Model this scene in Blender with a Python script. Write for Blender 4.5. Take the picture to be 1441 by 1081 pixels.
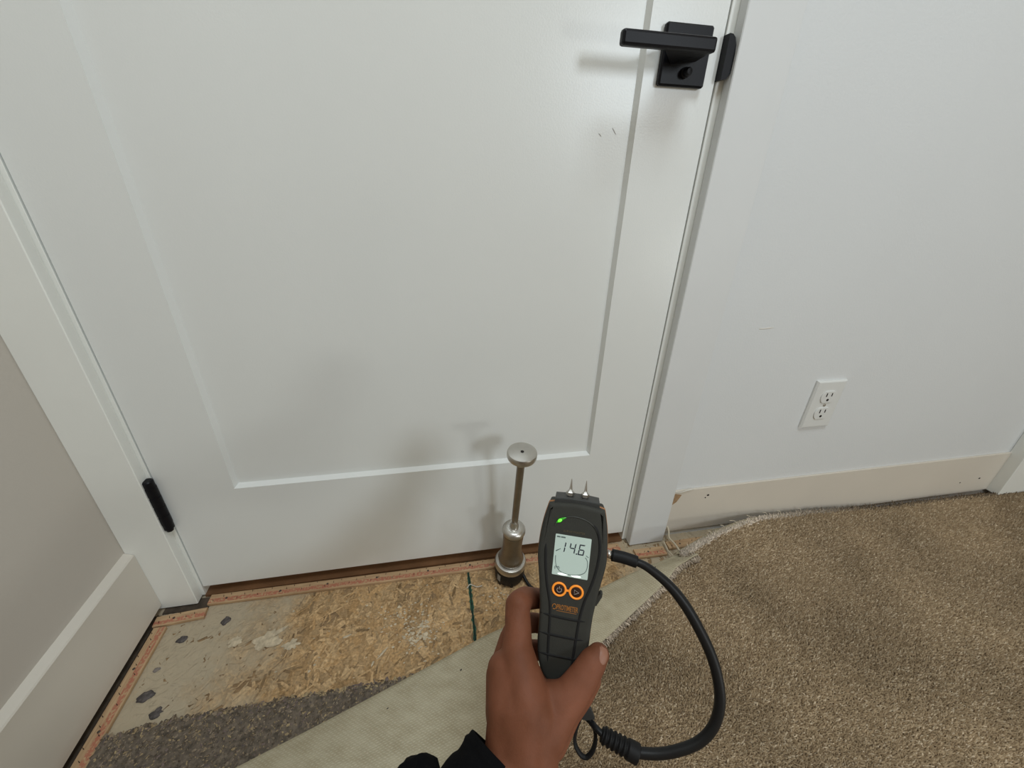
import bpy, bmesh, math, random
import numpy as np
from mathutils import Vector, Matrix, noise
random.seed(7); RNG = np.random.default_rng(7)
for o in list(bpy.data.objects): bpy.data.objects.remove(o)
S = bpy.context.scene; COL = S.collection

# ------------------------------------------------------------------ camera
cam = bpy.data.cameras.new('camera'); co = bpy.data.objects.new('camera', cam); COL.objects.link(co)
Rm = Matrix([[0.982704, 0.059057, -0.175515], [-0.18308, 0.452319, -0.872863], [0.02784, 0.889899, 0.455307]])
co.matrix_world = Matrix.Translation(((0.46140, -0.61816, 0.74544))) @ Rm.to_4x4()
cam.sensor_fit = 'HORIZONTAL'; cam.sensor_width = 36.0
cam.lens = 36.0 * 581.232 / 1441.0
cam.clip_start = 0.01
S.camera = co

# ------------------------------------------------------------------ light
S.view_settings.view_transform = 'Standard'; S.view_settings.look = 'None'
S.view_settings.exposure = 0.09; S.view_settings.gamma = 1.0; S.view_settings.use_curve_mapping = False
w = bpy.data.worlds.new('world'); S.world = w; w.use_nodes = True
w.node_tree.nodes['Background'].inputs[0].default_value = (1.0, 0.73, 0.40, 1)
w.node_tree.nodes['Background'].inputs[1].default_value = 0.26

def area(name, loc, target, sx, sy, power, col):
    l = bpy.data.lights.new(name, 'AREA'); l.shape = 'RECTANGLE'; l.size = sx; l.size_y = sy
    l.energy = power; l.color = col
    o = bpy.data.objects.new(name, l); COL.objects.link(o); o.location = loc
    o.rotation_euler = (Vector(target) - Vector(loc)).to_track_quat('-Z', 'Y').to_euler()
    return o
# daylight from the window behind the camera, to its right
area('window_light', (1.90, -2.7, 1.42), (0.7, 0, 0.8), 0.45, 0.55, 17.5, (0.90, 1.0, 1.08))
# a work lamp standing low on the floor of the room, behind the camera and well to its right
area('work_light', (2.60, -2.5, 0.19), (0.6, 0, 0.4), 0.40, 0.26, 6.5, (0.95, 1.0, 0.96))
# unseen lamp added as fill from above, brightening the upper door
area('ceiling_fill', (0.75, -0.95, 2.4), (0.6, -0.2, 0.6), 0.6, 0.6, 17, (0.88, 1.0, 1.08))

# ------------------------------------------------------------------ helpers
def tagged(o, label=None, cat=None, kind=None, group=None):
    if label: o['label'] = label
    if cat: o['category'] = cat
    if kind: o['kind'] = kind
    if group: o['group'] = group
    return o
def empty(name, loc=(0, 0, 0)):
    o = bpy.data.objects.new(name, None); COL.objects.link(o); o.location = loc; o.empty_display_size = 0.02
    return o
def link(name, me, mat=None, parent=None, smooth=False):
    o = bpy.data.objects.new(name, me); COL.objects.link(o)
    if mat: me.materials.append(mat)
    if parent: o.parent = parent
    if smooth: me.polygons.foreach_set('use_smooth', [True] * len(me.polygons))
    return o
def mesh(name, v, f, mat=None, parent=None, smooth=False):
    me = bpy.data.meshes.new(name); me.from_pydata([tuple(map(float, p)) for p in v], [], [tuple(map(int, q)) for q in f]); me.update()
    bm = bmesh.new(); bm.from_mesh(me); bmesh.ops.recalc_face_normals(bm, faces=bm.faces); bm.to_mesh(me); bm.free()
    return link(name, me, mat, parent, smooth)
def from_bm(name, bm, mat=None, parent=None, smooth=False):
    bmesh.ops.recalc_face_normals(bm, faces=bm.faces)
    me = bpy.data.meshes.new(name); bm.to_mesh(me); bm.free()
    return link(name, me, mat, parent, smooth)
def add_box(bm, x0, x1, y0, y1, z0, z1, bev=0.0, seg=1):
    r = bmesh.ops.create_cube(bm, size=1.0)
    for v in r['verts']:
        v.co = ((x0 + x1) / 2 + v.co.x * (x1 - x0), (y0 + y1) / 2 + v.co.y * (y1 - y0), (z0 + z1) / 2 + v.co.z * (z1 - z0))
    if bev:
        es = {e for v in r['verts'] for e in v.link_edges}
        bmesh.ops.bevel(bm, geom=list(es), offset=bev, segments=seg, affect='EDGES', profile=0.5)
def box(name, x0, x1, y0, y1, z0, z1, mat, parent=None, bev=0.0, seg=1):
    bm = bmesh.new(); add_box(bm, x0, x1, y0, y1, z0, z1, bev, seg); return from_bm(name, bm, mat, parent)
def spline(P, n=8, closed=False):
    P = [Vector(p) for p in P]; out = []; N = len(P)
    rng = range(N) if closed else range(N - 1)
    for i in rng:
        if closed: a, b, c, d = P[i - 1], P[i], P[(i + 1) % N], P[(i + 2) % N]
        else: a, b, c, d = P[max(i - 1, 0)], P[i], P[i + 1], P[min(i + 2, N - 1)]
        for k in range(n):
            t = k / n
            out.append(0.5 * ((2 * b) + (c - a) * t + (2 * a - 5 * b + 4 * c - d) * t * t + (3 * b - a - 3 * c + d) * t ** 3))
    if not closed: out.append(P[-1])
    return out
def tube_geo(P, r, sides=10, flat=None, closed=False):
    """verts and faces of a tube along P; r a number or list; flat=(a,b) elliptical factors"""
    P = [Vector(p) for p in P]; n = len(P); V = []; F = []
    rr = r if isinstance(r, (list, tuple)) else [r] * n
    up = None
    for i in range(n):
        a = P[i - 1] if (i > 0 or closed) else P[i]; b = P[(i + 1) % n] if (i < n - 1 or closed) else P[i]
        t = (b - a).normalized()
        if up is None: up = t.orthogonal().normalized()
        up = (up - t * up.dot(t)); up = up.normalized() if up.length > 1e-6 else t.orthogonal().normalized()
        s = t.cross(up)
        fa, fb = flat if flat else (1, 1)
        for k in range(sides):
            an = 2 * math.pi * k / sides
            V.append(P[i] + (up * math.cos(an) * fa + s * math.sin(an) * fb) * rr[i])
    for i in range(n if closed else n - 1):
        j = (i + 1) % n
        for k in range(sides):
            k2 = (k + 1) % sides
            F.append((i * sides + k, i * sides + k2, j * sides + k2, j * sides + k))
    if not closed:
        F.append(tuple(range(sides))); F.append(tuple(range((n - 1) * sides, n * sides)))
    return V, F
def tube(name, P, r, mat, parent=None, sides=10, **k):
    V, F = tube_geo(P, r, sides, **k); return mesh(name, V, F, mat, parent, True)
def lathe_geo(prof, seg=32):
    V = []; F = []; n = len(prof)
    for (r, z) in prof:
        for k in range(seg):
            a = 2 * math.pi * k / seg; V.append(Vector((r * math.cos(a), r * math.sin(a), z)))
    for i in range(n - 1):
        for k in range(seg):
            k2 = (k + 1) % seg; F.append((i * seg + k, i * seg + k2, (i + 1) * seg + k2, (i + 1) * seg + k))
    F.append(tuple(range(seg))); F.append(tuple(range((n - 1) * seg, n * seg)))
    return V, F
def lathe(name, prof, mat, parent=None, M=None, seg=32, sharp=True):
    V, F = lathe_geo(prof, seg)
    if M is not None: V = [M @ v for v in V]
    o = mesh(name, V, F, mat, parent, True)
    if sharp: o.data.set_sharp_from_angle(angle=math.radians(40))
    return o
def prism(poly, levels):
    """stack of an outline (list of 2-D points, ccw) at (inset, z) levels, capped"""
    n = len(poly); V = []; F = []
    nor = []
    for i in range(n):
        t = (Vector(poly[(i + 1) % n]) - Vector(poly[i - 1])).normalized(); nor.append(Vector((t.y, -t.x)))
    for ins, z in levels:
        for i in range(n):
            q = Vector(poly[i]) - nor[i] * ins; V.append((q.x, q.y, z))
    for l in range(len(levels) - 1):
        for i in range(n):
            j = (i + 1) % n; F.append((l * n + i, l * n + j, (l + 1) * n + j, (l + 1) * n + i))
    F.append(tuple(range(n))); F.append(tuple(range((len(levels) - 1) * n, len(levels) * n)))
    return V, F
def text_mesh(name, s, size, mat, parent, loc, bold=0.0, width=None):
    cu = bpy.data.curves.new(name, 'FONT'); cu.body = s; cu.size = size; cu.extrude = 0.00012 / 1; cu.offset = bold
    cu.align_x = 'CENTER'; cu.align_y = 'CENTER'; cu.resolution_u = 3
    t = bpy.data.objects.new(name, cu); COL.objects.link(t)
    dg = bpy.context.evaluated_depsgraph_get(); me = bpy.data.meshes.new_from_object(t.evaluated_get(dg))
    bpy.data.objects.remove(t)
    if width:
        xs = [v.co.x for v in me.vertices]; k = width / (max(xs) - min(xs)); m = (max(xs) + min(xs)) / 2
        for v in me.vertices: v.co.x = (v.co.x - m) * k
    me.materials.clear()
    o = link(name, me, mat, parent); o.location = loc
    return o
def add_color(me, arr, name='tint'):
    a = me.color_attributes.new(name, 'FLOAT_COLOR', 'POINT'); a.data.foreach_set('color', np.asarray(arr, dtype=np.float32).ravel())

# ------------------------------------------------------------------ materials
def nt(name):
    m = bpy.data.materials.new(name); m.use_nodes = True; t = m.node_tree
    return m, t, t.nodes['Principled BSDF']
def N(t, typ, **k):
    n = t.nodes.new(typ)
    for a, b in k.items():
        if a in n.inputs: n.inputs[a].default_value = b
        else: setattr(n, a, b)
    return n
def plain(name, col, rough=0.5, metal=0.0, spec=0.5, bump=0.0, bscale=200, var=0.0, vscale=6, coat=0.0, emit=None, estr=1.0):
    m, t, p = nt(name)
    p.inputs['Base Color'].default_value = (*col, 1); p.inputs['Roughness'].default_value = rough
    p.inputs['Metallic'].default_value = metal; p.inputs['Specular IOR Level'].default_value = spec
    p.inputs['Coat Weight'].default_value = coat
    tc = N(t, 'ShaderNodeTexCoord')
    if var:
        nz = N(t, 'ShaderNodeTexNoise', Scale=vscale, Detail=4.0); t.links.new(tc.outputs['Object'], nz.inputs['Vector'])
        mr = N(t, 'ShaderNodeMapRange'); mr.inputs['From Min'].default_value = 0.3; mr.inputs['From Max'].default_value = 0.7
        mr.inputs['To Min'].default_value = 1 - var; mr.inputs['To Max'].default_value = 1 + var
        t.links.new(nz.outputs['Fac'], mr.inputs['Value'])
        mx = N(t, 'ShaderNodeVectorMath', operation='SCALE'); mx.inputs[0].default_value = col
        t.links.new(mr.outputs['Result'], mx.inputs['Scale']); t.links.new(mx.outputs['Vector'], p.inputs['Base Color'])
    if bump:
        nz = N(t, 'ShaderNodeTexNoise', Scale=bscale, Detail=3.0); t.links.new(tc.outputs['Object'], nz.inputs['Vector'])
        b = N(t, 'ShaderNodeBump', Strength=bump, Distance=0.001); t.links.new(nz.outputs['Fac'], b.inputs['Height'])
        t.links.new(b.outputs['Normal'], p.inputs['Normal'])
    if emit:
        p.inputs['Emission Color'].default_value = (*emit, 1); p.inputs['Emission Strength'].default_value = estr
    return m
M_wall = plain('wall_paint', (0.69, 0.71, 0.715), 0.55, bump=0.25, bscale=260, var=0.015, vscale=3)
M_wall_left_dim = plain('wall_paint_left_dim', (0.555, 0.515, 0.46), 0.6, bump=0.25, bscale=260, var=0.015, vscale=3)  # greige paint, darkened further to carry the light falloff on this side
M_door = plain('door_paint', (0.735, 0.75, 0.73), 0.30, bump=0.10, bscale=420, var=0.012, vscale=5)
M_trim = plain('trim_paint', (0.79, 0.80, 0.76), 0.35, bump=0.08, bscale=300, var=0.02, vscale=8)
M_base = plain('baseboard_paint', (0.66, 0.61, 0.53), 0.45, bump=0.1, bscale=300, var=0.02, vscale=8)
M_black = plain('matt_black_metal', (0.0065, 0.0065, 0.0085), 0.38, spec=0.17, bump=0.06, bscale=500)
M_dark = plain('dark_gap', (0.02, 0.015, 0.012), 0.9)
M_brownwood = plain('stained_wood', (0.17, 0.085, 0.04), 0.4, var=0.25, vscale=20, bump=0.2, bscale=60)
M_mdf = plain('bare_fibreboard', (0.34, 0.22, 0.12), 0.9, var=0.2, vscale=150)
M_plastic_white = plain('white_plastic', (0.70, 0.71, 0.69), 0.35, var=0.01)
M_steel = plain('brushed_steel', (0.56, 0.54, 0.50), 0.34, metal=1.0, bump=0.1, bscale=400, var=0.05, vscale=60)
M_steel_dark = plain('knurled_steel', (0.30, 0.27, 0.23), 0.38, metal=1.0, bump=0.35, bscale=900, var=0.08, vscale=80)
M_blackrubber = plain('black_rubber', (0.008, 0.008, 0.0085), 0.55, spec=0.25, bump=0.1, bscale=600)
M_cable = plain('cable_rubber', (0.009, 0.009, 0.0095), 0.45, spec=0.3, bump=0.05, bscale=800)
M_meter = plain('grey_soft_plastic', (0.040, 0.040, 0.034), 0.7, spec=0.3, bump=0.25, bscale=1400, var=0.05, vscale=90)
M_orange = plain('orange_plastic', (0.36, 0.15, 0.045), 0.55, var=0.05, vscale=60)
M_orange_glow = plain('backlit_orange_ring', (0.75, 0.25, 0.03), 0.5, emit=(1.0, 0.30, 0.02), estr=0.32)
M_button = plain('brown_button', (0.035, 0.014, 0.008), 0.4)
M_icon = plain('button_icon', (0.42, 0.36, 0.32), 0.6)
M_print = plain('orange_print', (0.36, 0.14, 0.025), 0.6)
M_faint = plain('olive_print', (0.10, 0.075, 0.04), 0.6)
M_groove = plain('groove_rubber', (0.005, 0.005, 0.005), 0.8)
M_lcd = plain('backlit_screen', (0.30, 0.34, 0.31), 0.25, emit=(0.54, 0.70, 0.62), estr=0.36)
M_lcdspot = plain('backlight_spot', (0.8, 0.85, 0.8), 0.3, emit=(0.85, 1.0, 0.9), estr=0.9)
M_seg = plain('screen_segment', (0.018, 0.022, 0.04), 0.4)
M_segfaint = plain('screen_segment_faint', (0.12, 0.16, 0.15), 0.5)
M_led = plain('green_indicator', (0.1, 0.6, 0.05), 0.3, emit=(0.12, 1.0, 0.03), estr=1.5)
M_ledglow = plain('green_indicator_window', (0.02, 0.12, 0.02), 0.3, emit=(0.06, 0.6, 0.02), estr=0.35)
M_sleeve = plain('black_knit', (0.004, 0.004, 0.0045), 0.95, spec=0.1, bump=0.5, bscale=700)
M_thread = plain('pale_thread', (0.62, 0.55, 0.42), 0.9)
M_brass = plain('nail_steel', (0.10, 0.075, 0.06), 0.5, metal=0.6)
M_spot = plain('dark_adhesive_spot', (0.085, 0.073, 0.07), 0.8, var=0.5, vscale=200, bump=0.5, bscale=300)
M_plaster = plain('dried_plaster', (0.56, 0.47, 0.335), 0.9, var=0.28, vscale=120, bump=0.6, bscale=300)
M_green = plain('green_edge_paint', (0.02, 0.085, 0.05), 0.9, var=0.6, vscale=200)
M_flake = plain('white_chip', (0.72, 0.70, 0.64), 0.9)

def skin_mat():
    m, t, p = nt('skin')
    tc = N(t, 'ShaderNodeTexCoord')
    nz = N(t, 'ShaderNodeTexNoise', Scale=24.0, Detail=6.0); t.links.new(tc.outputs['Object'], nz.inputs['Vector'])
    cr = N(t, 'ShaderNodeValToRGB'); cr.color_ramp.elements[0].position = 0.32; cr.color_ramp.elements[1].position = 0.7
    cr.color_ramp.elements[0].color = (0.142, 0.049, 0.022, 1); cr.color_ramp.elements[1].color = (0.235, 0.086, 0.046, 1)
    t.links.new(nz.outputs['Fac'], cr.inputs['Fac']); t.links.new(cr.outputs['Color'], p.inputs['Base Color'])
    p.inputs['Roughness'].default_value = 0.62; p.inputs['Specular IOR Level'].default_value = 0.25
    p.inputs['Subsurface Weight'].default_value = 0.12; p.inputs['Subsurface Radius'].default_value = (0.006, 0.002, 0.001); p.inputs['Subsurface Scale'].default_value = 1.0
    v = N(t, 'ShaderNodeTexVoronoi', Scale=650.0); t.links.new(tc.outputs['Object'], v.inputs['Vector'])
    b = N(t, 'ShaderNodeBump', Strength=0.15, Distance=0.0006); t.links.new(v.outputs['Distance'], b.inputs['Height'])
    n2 = N(t, 'ShaderNodeTexNoise', Scale=90.0, Detail=3.0); t.links.new(tc.outputs['Object'], n2.inputs['Vector'])
    b2 = N(t, 'ShaderNodeBump', Strength=0.25, Distance=0.0012); t.links.new(n2.outputs['Fac'], b2.inputs['Height']); t.links.new(b.outputs['Normal'], b2.inputs['Normal'])
    t.links.new(b2.outputs['Normal'], p.inputs['Normal'])
    return m
M_skin = skin_mat()
M_nail = plain('fingernail', (0.30, 0.145, 0.095), 0.45, spec=0.3)

def tinted(name, rough=0.9, nscale=(300, 300, 300), amt=0.25, spec=0.2, bump=0.0, paint=False):
    """colour from each piece's own tint attribute, times fine grain"""
    m, t, p = nt(name)
    at = N(t, 'ShaderNodeAttribute', attribute_name='tint')
    tc = N(t, 'ShaderNodeTexCoord'); mp = N(t, 'ShaderNodeMapping'); mp.inputs['Scale'].default_value = nscale
    t.links.new(tc.outputs['Object'], mp.inputs['Vector'])
    nz = N(t, 'ShaderNodeTexNoise', Scale=1.0, Detail=4.0); t.links.new(mp.outputs['Vector'], nz.inputs['Vector'])
    mr = N(t, 'ShaderNodeMapRange'); mr.inputs['From Min'].default_value = 0.3; mr.inputs['From Max'].default_value = 0.7
    mr.inputs['To Min'].default_value = 1 - amt; mr.inputs['To Max'].default_value = 1 + amt
    t.links.new(nz.outputs['Fac'], mr.inputs['Value'])
    sc = N(t, 'ShaderNodeVectorMath', operation='SCALE'); t.links.new(at.outputs['Color'], sc.inputs[0]); t.links.new(mr.outputs['Result'], sc.inputs['Scale'])
    out = sc.outputs['Vector']
    if paint:   # pale paint that was splashed over the boards by the corner, dusty patches elsewhere
        n1 = N(t, 'ShaderNodeTexNoise', Scale=9.0, Detail=6.0, Roughness=0.65); t.links.new(tc.outputs['Object'], n1.inputs['Vector'])
        sx = N(t, 'ShaderNodeSeparateXYZ'); t.links.new(tc.outputs['Object'], sx.inputs['Vector'])
        g = N(t, 'ShaderNodeMapRange'); g.inputs['From Min'].default_value = 0.26; g.inputs['From Max'].default_value = 0.0; g.inputs['To Min'].default_value = -0.20; g.inputs['To Max'].default_value = 0.40
        t.links.new(sx.outputs['X'], g.inputs['Value'])
        g2 = N(t, 'ShaderNodeMapRange'); g2.inputs['From Min'].default_value = 0.74; g2.inputs['From Max'].default_value = 0.86; g2.inputs['To Min'].default_value = -0.3; g2.inputs['To Max'].default_value = 0.28
        t.links.new(sx.outputs['X'], g2.inputs['Value'])
        mxg = N(t, 'ShaderNodeMath', operation='MAXIMUM'); t.links.new(g.outputs['Result'], mxg.inputs[0]); t.links.new(g2.outputs['Result'], mxg.inputs[1])
        ad = N(t, 'ShaderNodeMath', operation='ADD'); t.links.new(n1.outputs['Fac'], ad.inputs[0]); t.links.new(mxg.outputs['Value'], ad.inputs[1])
        ms = N(t, 'ShaderNodeMapRange'); ms.inputs['From Min'].default_value = 0.46; ms.inputs['From Max'].default_value = 0.78; ms.inputs['To Max'].default_value = 0.92
        t.links.new(ad.outputs['Value'], ms.inputs['Value'])
        mix = N(t, 'ShaderNodeMix', data_type='RGBA'); mix.inputs[7].default_value = (0.47, 0.40, 0.29, 1)
        t.links.new(ms.outputs['Result'], mix.inputs[0]); t.links.new(out, mix.inputs[6]); out = mix.outputs[2]
    t.links.new(out, p.inputs['Base Color'])
    p.inputs['Roughness'].default_value = rough; p.inputs['Specular IOR Level'].default_value = spec
    if bump:
        b = N(t, 'ShaderNodeBump', Strength=bump, Distance=0.001); t.links.new(nz.outputs['Fac'], b.inputs['Height']); t.links.new(b.outputs['Normal'], p.inputs['Normal'])
    return m
M_strand = tinted('board_strands', 0.8, (240, 240, 40), 0.3, bump=0.4, paint=True)
M_pile = tinted('carpet_pile', 1.0, (5, 5, 5), 0.16, spec=0.05)
M_pad = tinted('cushion_crumbs', 1.0, (300, 300, 300), 0.25, spec=0.1)
M_osb = plain('board_core', (0.27, 0.175, 0.09), 0.9, var=0.35, vscale=90, bump=0.6, bscale=250)

def backing_mat():
    """woven cream backing: two crossed thread waves, along the material coordinates stored as UV"""
    m, t, p = nt('woven_backing')
    uv = N(t, 'ShaderNodeUVMap')
    w1 = N(t, 'ShaderNodeTexWave', Scale=60.0, Distortion=2.5, Detail=1.0, bands_direction='X'); w1.inputs['Detail Scale'].default_value = 3.0
    w2 = N(t, 'ShaderNodeTexWave', Scale=85.0, Distortion=2.0, Detail=1.0, bands_direction='Y'); w2.inputs['Detail Scale'].default_value = 3.0
    t.links.new(uv.outputs['UV'], w1.inputs['Vector']); t.links.new(uv.outputs['UV'], w2.inputs['Vector'])
    mu = N(t, 'ShaderNodeMath', operation='MULTIPLY'); t.links.new(w1.outputs['Fac'], mu.inputs[0]); t.links.new(w2.outputs['Fac'], mu.inputs[1])
    nz = N(t, 'ShaderNodeTexNoise', Scale=40.0, Detail=5.0); t.links.new(uv.outputs['UV'], nz.inputs['Vector'])
    ad = N(t, 'ShaderNodeMath', operation='MULTIPLY_ADD'); ad.inputs[1].default_value = 0.5; t.links.new(mu.outputs['Value'], ad.inputs[0]); t.links.new(nz.outputs['Fac'], ad.inputs[2])
    cr = N(t, 'ShaderNodeValToRGB'); e = cr.color_ramp.elements
    e[0].position = 0.30; e[0].color = (0.35, 0.30, 0.20, 1); e[1].position = 0.95; e[1].color = (0.49, 0.44, 0.32, 1)
    t.links.new(ad.outputs['Value'], cr.inputs['Fac']); t.links.new(cr.outputs['Color'], p.inputs['Base Color'])
    p.inputs['Roughness'].default_value = 0.9; p.inputs['Specular IOR Level'].default_value = 0.15
    b = N(t, 'ShaderNodeBump', Strength=0.5, Distance=0.0012); t.links.new(mu.outputs['Value'], b.inputs['Height']); t.links.new(b.outputs['Normal'], p.inputs['Normal'])
    return m
M_backing = backing_mat()

def strip_mat():
    """pale plywood strip with a blotchy red printed band along one edge (UV: u metres along, v 0..1 across)"""
    m, t, p = nt('tack_strip_wood')
    uv = N(t, 'ShaderNodeUVMap'); sp = N(t, 'ShaderNodeSeparateXYZ'); t.links.new(uv.outputs['UV'], sp.inputs['Vector'])
    mp = N(t, 'ShaderNodeMapping'); mp.inputs['Scale'].default_value = (25, 6, 1); t.links.new(uv.outputs['UV'], mp.inputs['Vector'])
    nz = N(t, 'ShaderNodeTexNoise', Scale=1.0, Detail=5.0); t.links.new(mp.outputs['Vector'], nz.inputs['Vector'])
    cr = N(t, 'ShaderNodeValToRGB'); e = cr.color_ramp.elements
    e[0].position = 0.3; e[0].color = (0.40, 0.25, 0.135, 1); e[1].position = 0.7; e[1].color = (0.56, 0.385, 0.22, 1)
    t.links.new(nz.outputs['Fac'], cr.inputs['Fac'])
    mp2 = N(t, 'ShaderNodeMapping'); mp2.inputs['Scale'].default_value = (210, 5, 1); t.links.new(uv.outputs['UV'], mp2.inputs['Vector'])
    n2 = N(t, 'ShaderNodeTexNoise', Scale=1.0, Detail=2.0); t.links.new(mp2.outputs['Vector'], n2.inputs['Vector'])
    gate = N(t, 'ShaderNodeMapRange'); gate.inputs['From Min'].default_value = 0.40; gate.inputs['From Max'].default_value = 0.52; t.links.new(n2.outputs['Fac'], gate.inputs['Value'])
    band = N(t, 'ShaderNodeValToRGB'); band.color_ramp.interpolation = 'LINEAR'
    be = band.color_ramp.elements; be[0].position = 0.05; be[0].color = (0, 0, 0, 1); be[1].position = 0.12; be[1].color = (1, 1, 1, 1)
    x = be.new(0.46); x.color = (1, 1, 1, 1); x = be.new(0.54); x.color = (0, 0, 0, 1)
    t.links.new(sp.outputs['Y'], band.inputs['Fac'])
    mu = N(t, 'ShaderNodeMath', operation='MULTIPLY'); t.links.new(gate.outputs['Result'], mu.inputs[0]); t.links.new(band.outputs['Color'], mu.inputs[1])
    mu2 = N(t, 'ShaderNodeMath', operation='MULTIPLY'); mu2.inputs[1].default_value = 0.75; t.links.new(mu.outputs['Value'], mu2.inputs[0])
    mix = N(t, 'ShaderNodeMix', data_type='RGBA'); mix.inputs[7].default_value = (0.42, 0.12, 0.075, 1)
    t.links.new(mu2.outputs['Value'], mix.inputs[0]); t.links.new(cr.outputs['Color'], mix.inputs[6]); t.links.new(mix.outputs[2], p.inputs['Base Color'])
    p.inputs['Roughness'].default_value = 0.8
    return m
M_strip = strip_mat()

# ================================================================== SETTING
def structure(o): o['kind'] = 'structure'; return o
WL = -0.078                       # face of the left wall
# --- floor: two boards of oriented strand board meeting at a seam with green painted edges
floor = structure(empty('floor'))
def board(x0, x1):
    o = box('subfloor_board', x0, x1, -3.2, 0.16, -0.018, 0.0, M_osb, floor); return o
board(WL - 0.05, 0.4980); board(0.5012, 3.6)
def strands():
    n = 8500; V = np.zeros((n, 6, 3)); Cc = np.zeros((n, 6, 4)); Fs = []
    for i in range(n):
        left = random.random() < 0.47
        x = random.uniform(WL, 0.50) if left else random.uniform(0.50, 1.20)
        y = random.uniform(-0.36, 0.03)
        k = i / n
        L = random.uniform(0.025, 0.060) if k < 0.4 else random.uniform(0.006, 0.032)
        W = random.uniform(0.006, 0.018) if k < 0.4 else random.uniform(0.0012, 0.006)
        a = random.gauss(1.2, 0.9); ca, sa = math.cos(a), math.sin(a)
        z = 0.0002 + 0.0011 * k + random.uniform(0, 0.0002)
        pts = [(-L / 2, -W / 2 * random.uniform(.4, 1)), (0, -W / 2), (L / 2, -W / 2 * random.uniform(.3, 1)), (L / 2 * random.uniform(.8, 1), W / 2 * random.uniform(.3, 1)), (0, W / 2), (-L / 2 * random.uniform(.8, 1), W / 2 * random.uniform(.4, 1))]
        tz = random.uniform(-0.0004, 0.0004)
        b = random.random(); d = random.uniform(0.70, 1.18)
        c = np.array([0.42, 0.26, 0.12]) * (1 - b) + np.array([0.54, 0.37, 0.20]) * b
        if random.random() < 0.12 and k > .4: c = c * 0.6
        c = c * d
        for q, (px, py) in enumerate(pts):
            X = x + px * ca - py * sa; Y = y + px * sa + py * ca
            X = min(X, 0.4975) if left else max(X, 0.5016)
            X = max(X, WL + 0.002)
            V[i, q] = (X, min(Y, 0.05), z + tz * px / L)
            Cc[i, q] = (*c, 1)
        Fs.append(tuple(range(i * 6, i * 6 + 6)))
    me = bpy.data.meshes.new('wood_strands'); me.from_pydata(V.reshape(-1, 3).tolist(), [], Fs); me.update()
    add_color(me, Cc.reshape(-1, 4))
    o = link('wood_strands', me, M_strand, floor); o['kind'] = 'stuff'
strands()
def seam_paint():
    # ragged green paint along both board edges, and a dark seam
    V = []; F = []
    for s in (-1, 1):
        b = len(V); n = 90
        for i in range(n):
            y = -0.40 + 0.42 * i / (n - 1)
            V += [(0.49975 + s * 0.0012, y, 0.0018), (0.49975 + s * (0.0016 + 0.0026 * random.random() ** 1.5), y, 0.0017)]
        for i in range(n - 1): F.append((b + 2 * i, b + 2 * i + 1, b + 2 * i + 3, b + 2 * i + 2))
    mesh('green_edge', V, F, M_green, floor)
    box('seam_gap', 0.4986, 0.5009, -0.40, 0.02, -0.004, 0.0016, plain('seam_dark', (0.006, 0.02, 0.014), 0.9), floor)
seam_paint()
def blob(name, x, y, rx, ry, mat, h=0.0012, rag=0.35, seg=22, rot=0.0, z=0.0012, parent=floor, seed=0):
    V = [(0, 0, h)]; F = []
    for ring, (k, zz) in enumerate(((0.55, h), (0.9, h * 0.7), (1.0, 0))):
        for i in range(seg):
            a = 2 * math.pi * i / seg
            r = k * (1 + rag * (noise.noise(Vector((math.cos(a) * 1.7 + seed * 7.3, math.sin(a) * 1.7, seed * 3.1))) + 0.5 * noise.noise(Vector((math.cos(a) * 5 + seed, math.sin(a) * 5, seed)))))
            px, py = rx * r * math.cos(a), ry * r * math.sin(a)
            V.append((px * math.cos(rot) - py * math.sin(rot), px * math.sin(rot) + py * math.cos(rot), zz))
    for i in range(seg): F.append((0, 1 + i, 1 + (i + 1) % seg))
    for l in range(2):
        for i in range(seg):
            j = (i + 1) % seg; F.append((1 + l * seg + i, 1 + l * seg + j, 1 + (l + 1) * seg + j, 1 + (l + 1) * seg + i))
    o = mesh(name, V, F, mat, parent, True); o.location = (x, y, z); return o
for i, (x, y, r, a) in enumerate([(-0.006, -0.083, 0.0085, .4), (0.054, -0.059, 0.0085, .9), (-0.017, -0.172, 0.0105, .3), (0.012, -0.200, 0.0095, .5)]):
    blob('adhesive_spot', x, y, r, r * 0.72, M_spot, 0.0025, 0.5, 18, a, seed=i + 1)
blob('adhesive_spot', -0.022, -0.131, 0.005, 0.004, plain('faint_spot', (0.22, 0.19, 0.17), .9), 0.0012, .4, 14, .3, seed=9)
for i, (x, y, rx, ry, a) in enumerate([(0.139, -0.108, 0.030, 0.017, .5), (0.183, -0.124, 0.0125, 0.009, .2), (0.085, -0.101, 0.014, 0.008, .1), (0.275, -0.125, 0.0085, 0.0016, .35), (0.34, -0.165, 0.010, 0.002, .8), (0.325, -0.18, 0.004, 0.0015, 1.2)]):
    blob('plaster_splash', x, y, rx, ry, M_plaster, 0.0008, 0.75, 26, a, z=0.0016, seed=i + 20)
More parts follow.
